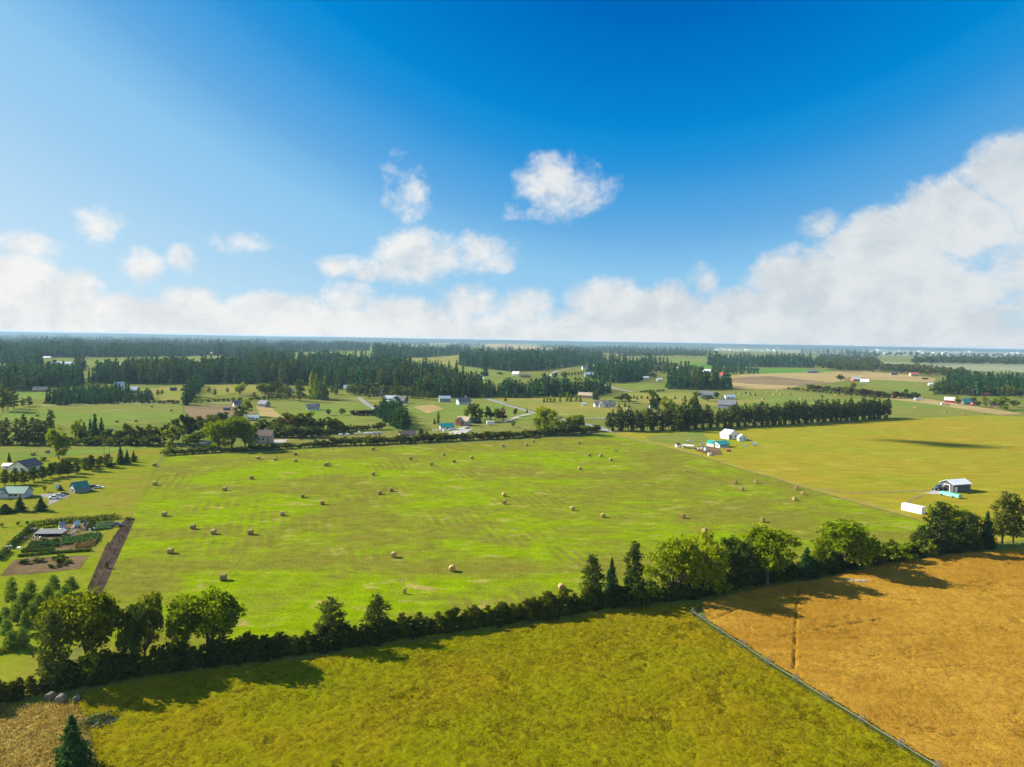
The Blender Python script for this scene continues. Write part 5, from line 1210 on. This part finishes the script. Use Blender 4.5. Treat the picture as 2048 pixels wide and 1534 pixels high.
heap(880, 862, 16, 1.0, 2.6, [wallm('cream'), wallm('tan'), wallm('white')], 'pale pile of lumber and stone left of the teal roofed barn', 'pile', 'lumber_pile')
heap(903, 866, 14, .8, 3, [wallm('cream'), wallm('grey'), wallm('white')], 'scattered pale clutter in front of the teal roofed barn', 'pile', 'lumber_pile')
heap(1399, 897, 10, .8, 2, [wallm('grey'), wallm('rust'), wallm('white')], 'scattered yard clutter beside the carport', 'pile', 'scrap_pile')
heap(140, 1062, 18, .7, 3.2, [wallm('grey'), wallm('tan'), wallm('paleblue'), wallm('brown')], 'jumble of crates between the garden sheds', 'pile', 'scrap_pile')
heap(66, 1075, 8, .5, 1.6, [wallm('tan'), wallm('cream')], 'small pile of boards at the end of the long garden shed', 'pile', 'lumber_pile')
heap(110, 772, 10, 3, 10, [wallm('brown')], 'long brown earth heap beside the left country road', 'pile', 'earth_heap')
def sticks(x, y, n, L, r, mat, label, name, lm=None, rot=0.0):
    rs = np.random.default_rng(int(x)); g = Geo()
    for i in range(n):
        a = rot + rs.normal()*.35; c = np.array([rs.normal()*L*.28*math.cos(rot) , rs.normal()*L*.1 + 0, rs.uniform(.1, .6)]); l = L*rs.uniform(.3, .6) * (1 if lm else 1.5); c = c if lm else c * [.5, .4, .5]
        g.tube([tuple(c - [l*math.cos(a)/2, l*math.sin(a)/2, .1]), tuple(c + [l*math.cos(a)/2, l*math.sin(a)/2, rs.uniform(.1,.5)])], [r, r*.4], 5)
    ms = [mat]
    if lm:
        P = np.column_stack([rs.normal(size=500)*L*.26, rs.normal(size=500)*L*.13, np.abs(rs.normal(size=500))*.6])
        q = P.copy(); q[:,0] = P[:,0]*math.cos(rot) - P[:,1]*math.sin(rot); q[:,1] = P[:,0]*math.sin(rot) + P[:,1]*math.cos(rot)
        g.leaves(q + [0,0,.3], .18, rs, .6, 1); ms.append(LM[lm])
    o = g.obj(name, ms); o.location = at(x, y); return tag(o, label, 'branches')
sticks(196, 1446, 26, 5.5, .09, m_bark_pale, 'fallen grey-green branch heap on the meadow corner', 'branch_pile', 'dark', R(48))
sticks(1712, 1168, 14, 6.5, .07, paint('bleached wood', (.50,.42,.30), .9, .2, 2), 'bleached fallen branches at the wheat field edge', 'branch_pile', None, R(-20)).location.z = .7
o = Geo().tube([(-1.9,0,.9),(1.9,.2,.9)], .22, 8).obj('irrigation_pipe', m_trim); o.location = at(1775, 1103); o.rotation_euler.z = R(-22); tag(o, 'short white pipe lying behind the hedge', 'pipe')

# ------------------------------------------------------------------ bales
def straw_mat(name, c1, c2):
    m, nt, b = new_mat(name); tcn = nnode('ShaderNodeTexCoord'); oi = nnode('ShaderNodeObjectInfo')
    mp = nnode('ShaderNodeMapping'); nt.links.new(tcn.outputs['Object'], mp.inputs[0]); mp.inputs['Scale'].default_value = (7, 1.2, 1.2)
    f = noise(mp.outputs[0], 2.2, 5, .7); c = mixc((f + V(oi.outputs['Random'])*.25 - .1).step(.3, .75), c1, c2)
    nt.links.new(c, b.inputs['Base Color']); b.inputs['Roughness'].default_value = .95
    return m
m_straw, m_oldstraw = straw_mat('straw', (.20,.125,.04), (.42,.29,.11)), straw_mat('weathered straw', (.11,.09,.065), (.22,.185,.14))
def bale_mesh(D=1.55, W=1.45, mat=None, seed=0):
    rs = np.random.default_rng(seed); g = Geo(); n = 18; xs = [-.5,-.485,-.42,-.2,.05,.28,.43,.49,.5]; rr = [.80,.93,.985,1,.995,1,.98,.92,.78]
    P = []
    for x, r in zip(xs, rr):
        for k in range(n):
            a = k*2*math.pi/n; q = D/2*r*(1 + rs.uniform(-.015,.015)); z = q*math.sin(a) + D/2
            P.append((x*W, q*math.cos(a)*1.03, max(z*(.97 if z > D/2 else 1), .03)))
    g.add(P, [(i*n+k, (i+1)*n+k, (i+1)*n+(k+1)%n, i*n+(k+1)%n) for i in range(len(xs)-1) for k in range(n)])
    g.add(P[:n], [tuple(range(n))]); g.add(P[-n:], [tuple(reversed(range(n)))])
    return g.mesh('hay_bale', mat or m_straw)
BM = [bale_mesh(seed=i) for i in range(4)]
BALES = [(308,933,'bale at the far left corner of the hay field near the small spruces'),(309,971,'bale above the lawn boundary on the far left'),(327,1033,'bale right of the far end of the mulch strip'),(384.5,1059,'left one of three bales in a short left row'),
 (425.5,1069,'middle one of three bales in a short left row'),(500,1070,'right one of three bales in a short left row'),(339,1108,'bale right of the middle of the mulch strip'),(445,1162,'bale just above the broad round tree'),
 (448.5,982,'bale alone below the cottonwoods'),(502.5,959,'bale straight below the brown barn house'),(516,919,'first bale under the bush row by the brown barn'),(550,921.5,'second bale under the bush row by the brown barn'),
 (591,924,'third bale under the bush row, in sunlight'),(590.6,911,'bale hugging the bush row shadow'),(651,933,'front bale of the touching pair'),(655.5,930.5,'rear bale of the touching pair'),
 (604.6,996,'bale left of its close neighbour in the left centre'),(644,1010,'bale right of its close neighbour in the left centre'),(564,1032,'bale alone in the streaky left centre'),(746,901,'bale near the bush row below the trailers'),
 (746,951,'bale alone right of the touching pair'),(759,989.5,'left bale of two near the middle of the field'),(782,983.5,'right bale of two near the middle of the field'),(787,1116,'large near bale in the middle of the field'),
 (821,920,'bale below the cream house'),(863,931,'bale below the teal roofed barn'),(887.6,912,'bale near the bush row below the teal roofed barn'),(908,926,'bale left of its neighbour below the unfinished house'),
 (944,918.5,'bale right of its neighbour below the unfinished house'),(1006.6,894,'left bale of three close to the far bush row'),(1053,892,'middle bale of three close to the far bush row'),(1067,885,'bale nearest the forked cottonwood'),
 (1159,888.5,'bale below the end of the paved road'),(1178.5,913,'first bale of three in a slanting row left of the farm track'),(1202,914.5,'second bale of three in a slanting row left of the farm track'),(1222,922.5,'third bale of three in a slanting row left of the farm track'),
 (1160,940,'bale alone left of the slanting row'),(1008,993.5,'upper bale of a close pair in the field centre'),(1009,1009,'lower bale of a close pair in the field centre'),(1145.4,1021.5,'bale in the right centre, left of the next'),
 (1206.6,1036,'bale in the right centre above the three conifers'),(1365.8,1037,'bale above the cottonwood row'),(1410,1066.5,'bale just behind the cottonwood tops'),(1525,1045,'bale above the wide cottonwood'),
 (1470.7,968.5,'left bale of three near the fence line'),(1511.8,967,'right bale of three near the fence line'),(1483.7,982,'lower bale of three near the fence line'),(1593,980,'upper bale of three beside the curved track'),
 (1606,990,'right bale of three beside the curved track'),(1589,1001.5,'lower bale of three beside the curved track'),(904,1144,'near bale above the middle of the foreground hedge'),(1123.5,1181.5,'nearest bale, left of the three conifers')]
for i, (x, y, lab) in enumerate(BALES):
    yaw = (8 if x < 640 else 95 if x < 1330 else 48) + random.uniform(-14, 14)
    if 640 < x < 800 and y > 940 and y < 1015 or (x, y) == (564, 1032): yaw = 15
    o = link('hay_bale', BM[i % 4], None, at(x, y) + Vector((0, 0.5, .05)), R(yaw)); s = random.uniform(.95, 1.07); o.scale = (s, s, s); tag(o, 'round hay ' + lab, 'hay bale', 'round bales in the hay field')
for x, y in [(1548,791),(1555,783),(1561,791),(1579,789),(1601,800),(1624,800),(1628,809),(1671,792),(1470,786),(1480,790),(1498,791),(1508,791.5),(1525,800),(1534,786)]:
    tag(link('hay_bale', BM[0], None, at(x, y), R(40), (1.5,)*3), 'tiny dark bale on the mown green field behind the shelterbelt', 'hay bale', 'bales behind the shelterbelt')
for x, y, l in [(1830.5,817,'bale left of three on the green strip right of the shelterbelt'),(1890.5,825.5,'bale middle of three on the green strip right of the shelterbelt'),(1928,829.5,'bale right of three on the green strip right of the shelterbelt'),(1966,828.5,'smallest bale below the far right farm')]:
    tag(link('hay_bale', BM[1], None, at(x, y), R(40), (1.25,)*3), 'round ' + l, 'hay bale', 'bales right of the shelterbelt')
for x, y, l in [(303.7,814.5,'left of two bales below the pale country road'),(342.5,822.5,'right of two bales below the pale country road'),(234,845,'left of two bales above the thicket'),(272,844,'right of two bales above the thicket'),(74.5,833,'bale beside the left pines'),
                (66,911,'left bale on the green strip'),(95,906,'bale right of the left one on the green strip'),(274,889,'bale near the left thicket on the green strip')]:
    tag(link('hay_bale', BM[2], None, at(x, y), R(15), (1.15,)*3), 'dark round ' + l if 'bale' in l else l, 'hay bale', 'bales in the left fields')
for i, (x, y, s, l) in enumerate([(101,1401,.86,'left one of three old grey round bales under the hedge'),(122,1406,.92,'front and largest of three old grey round bales under the hedge'),(153,1402,.62,'small right one of three old grey round bales under the hedge')]):
    tag(link('hay_bale', bale_mesh(1.6, 1.5, m_oldstraw, 9+i), None, at(x, y), R(80 + 20*i), (s,)*3), l, 'hay bale')
for x, y, l in [(1229.5,904,'left of two small upright brown bundles in the far hay field'),(1233.5,904.5,'right of two small upright brown bundles in the far hay field'),(1375,944.5,'small dark clump of hay in the right of the field'),(809,1188,'tiny leftover clump of hay near the hedge pines')]:
    tag(link('hay_clump', BM[3], None, at(x, y), R(70), (.45,.45,.9)), l, 'hay')

# ------------------------------------------------------------------ fences and irrigation line
m_post = paint('weathered post', (.23,.17,.11), .9, .25, 3); m_wire = paint('wire', (.25,.24,.22), .6, .1, 2); m_alu = paint('dull aluminium', (.18,.185,.185), .6, .08, 2, .2)
P = along(FENCE, 7, .03); o = empty('wire_fence', P[0], 0, 'long wire fence with wooden posts between hay field and golden meadow', 'fence')
pm = Geo().tube([(0,0,-.2),(0,0,1.35)], [.12,.10], 6).mesh('post', m_post)
for p in P: link('post', pm, o, (p.x - P[0].x, p.y - P[0].y, .05))
for h in (.5, .85, 1.2): Geo().tube([(p.x - P[0].x, p.y - P[0].y, h) for p in P], .012, 4, cap=False).obj('wire', m_wire, o)
P = along([(1164,840),(1217,838)], 3.2, 0); o = empty('rail_fence', P[0], 0, 'white rail fence between the round cottonwood and the shelterbelt', 'fence')
for p in P: Geo().box((p.x-P[0].x, p.y-P[0].y, .8), (.3,.3,1.6)).obj('post', m_trim, o)
for h in (.55, 1.0, 1.4): Geo().tube([(p.x-P[0].x, p.y-P[0].y, h) for p in P], .10, 4, cap=False).obj('rail', m_trim, o)
P = [at(x, y) for x, y in PIPE]; o = empty('irrigation_line', P[0], 0, 'wheeled aluminium irrigation line along the wheat field edge', 'irrigation')
Rw = .72
pts = []
for a, b in zip(P[:-1], P[1:]):
    for k in range(6): q = a.lerp(b, k/6); pts.append((q.x-P[0].x, q.y-P[0].y, Rw + .05 - .10*math.sin(k/6*math.pi)))
Geo().tube(pts, .038, 6).obj('pipe', m_alu, o)
for i, p in enumerate(P):
    t = (P[min(i+1, len(P)-1)] - P[max(i-1, 0)]).normalized(); n = Vector((-t.y, t.x, 0)); c = p - P[0] + Vector((0,0,Rw+.05)); g = Geo()
    circ = [tuple(c + n*math.cos(k*math.pi/12)*Rw + Vector((0,0,math.sin(k*math.pi/12)*Rw))) for k in range(25)]
    g.tube(circ, .04, 5, cap=False); g.tube([tuple(Vector(q) + t*.16) for q in circ], .03, 5, cap=False)
    for k in range(8): g.tube([tuple(c), circ[k*3]], .022, 4, cap=False)
    g.obj('wheel', m_alu, o)
for i, (x, yb, yt, l) in enumerate([(1943,792,777,'left utility pole by the crimson barn'),(1911,788,775,'utility pole in front of the dark wood'),(964,867,852,'utility pole by the unfinished house'),(1450,780,768,'utility pole beside the conifer belt')]):
    H = rise(x, yb, yt); o = empty('utility_pole', at(x, yb), R(20), 'wooden ' + l, 'pole')
    Geo().tube([(0,0,-.3),(0,0,H)], [.2,.14]).obj('shaft', m_post, o); Geo().box((0,0,H*.93), (2.4,.15,.15)).obj('crossarm', m_post, o)
o = empty('utility_pole', at(1008,868), 0, 'slanting wooden beam propped beside the unfinished house', 'beam') if False else None

# ------------------------------------------------------------------ small cloud off to the left whose shade falls on the golden meadow
g = Geo(); rs = np.random.default_rng(2)
bm = bmesh.new(); bmesh.ops.create_icosphere(bm, subdivisions=3, radius=1); iv = np.array([v.co[:] for v in bm.verts]); fi = [[v.index for v in f.verts] for f in bm.faces]; bm.free()
spine = [at(x, y) for x, y in ((1752,880),(1790,881.5),(1830,884),(1870,887.5),(1910,891),(1950,893.5),(1985,894))]
base = spine[3] + S * 1700
for i, p in enumerate(spine):
    for j in range(2):
        r = (3, 6, 9, 10, 9, 7, 3.5)[i] * rs.uniform(.7, 1.0)
        v = iv * (1 + .25 * (vnoise(iv[:,0]*3+i*7, iv[:,1]*3+iv[:,2]*2, 1, i+j*9)[:,None] - .5)) * [r*1.35, r*.85, r*.55]
        c = p + S * 1700 - base + Vector((rs.normal()*3, rs.normal()*3, 0)); g.add(v + np.array(c), fi)
m_cloud, nt, b = new_mat('cloud white'); b.inputs['Base Color'].default_value = (.9,.9,.9,1); b.inputs['Roughness'].default_value = 1
o = g.obj('cloud', m_cloud, None, True); o.location = base; tag(o, 'small puffy cloud above the farmland', 'cloud', kind='structure')

# ------------------------------------------------------------------ haze
HT = 66.0
g = Geo(); g.add([(-45000,-400,-1),(45000,-400,-1),(45000,45000,-1),(-45000,45000,-1),(-45000,-400,HT),(45000,-400,HT),(45000,45000,HT),(-45000,45000,HT)], [(0,3,2,1),(4,5,6,7),(0,1,5,4),(1,2,6,5),(2,3,7,6),(3,0,4,7)])
mh = bpy.data.materials.new('haze'); mh.use_nodes = True; nt = mh.node_tree
for n in list(nt.nodes):
    if n.type != 'OUTPUT_MATERIAL': nt.nodes.remove(n)
pv = nt.nodes.new('ShaderNodeVolumePrincipled'); pv.inputs['Color'].default_value = (.44,.67,.90,1); pv.inputs['Density'].default_value = 0.00006; pv.inputs['Anisotropy'].default_value = 0.12
nt.links.new(pv.outputs[0], [n for n in nt.nodes if n.type == 'OUTPUT_MATERIAL'][0].inputs['Volume'])
tag(g.obj('haze', mh), 'thin pale morning haze over the farmland', 'haze', kind='stuff')
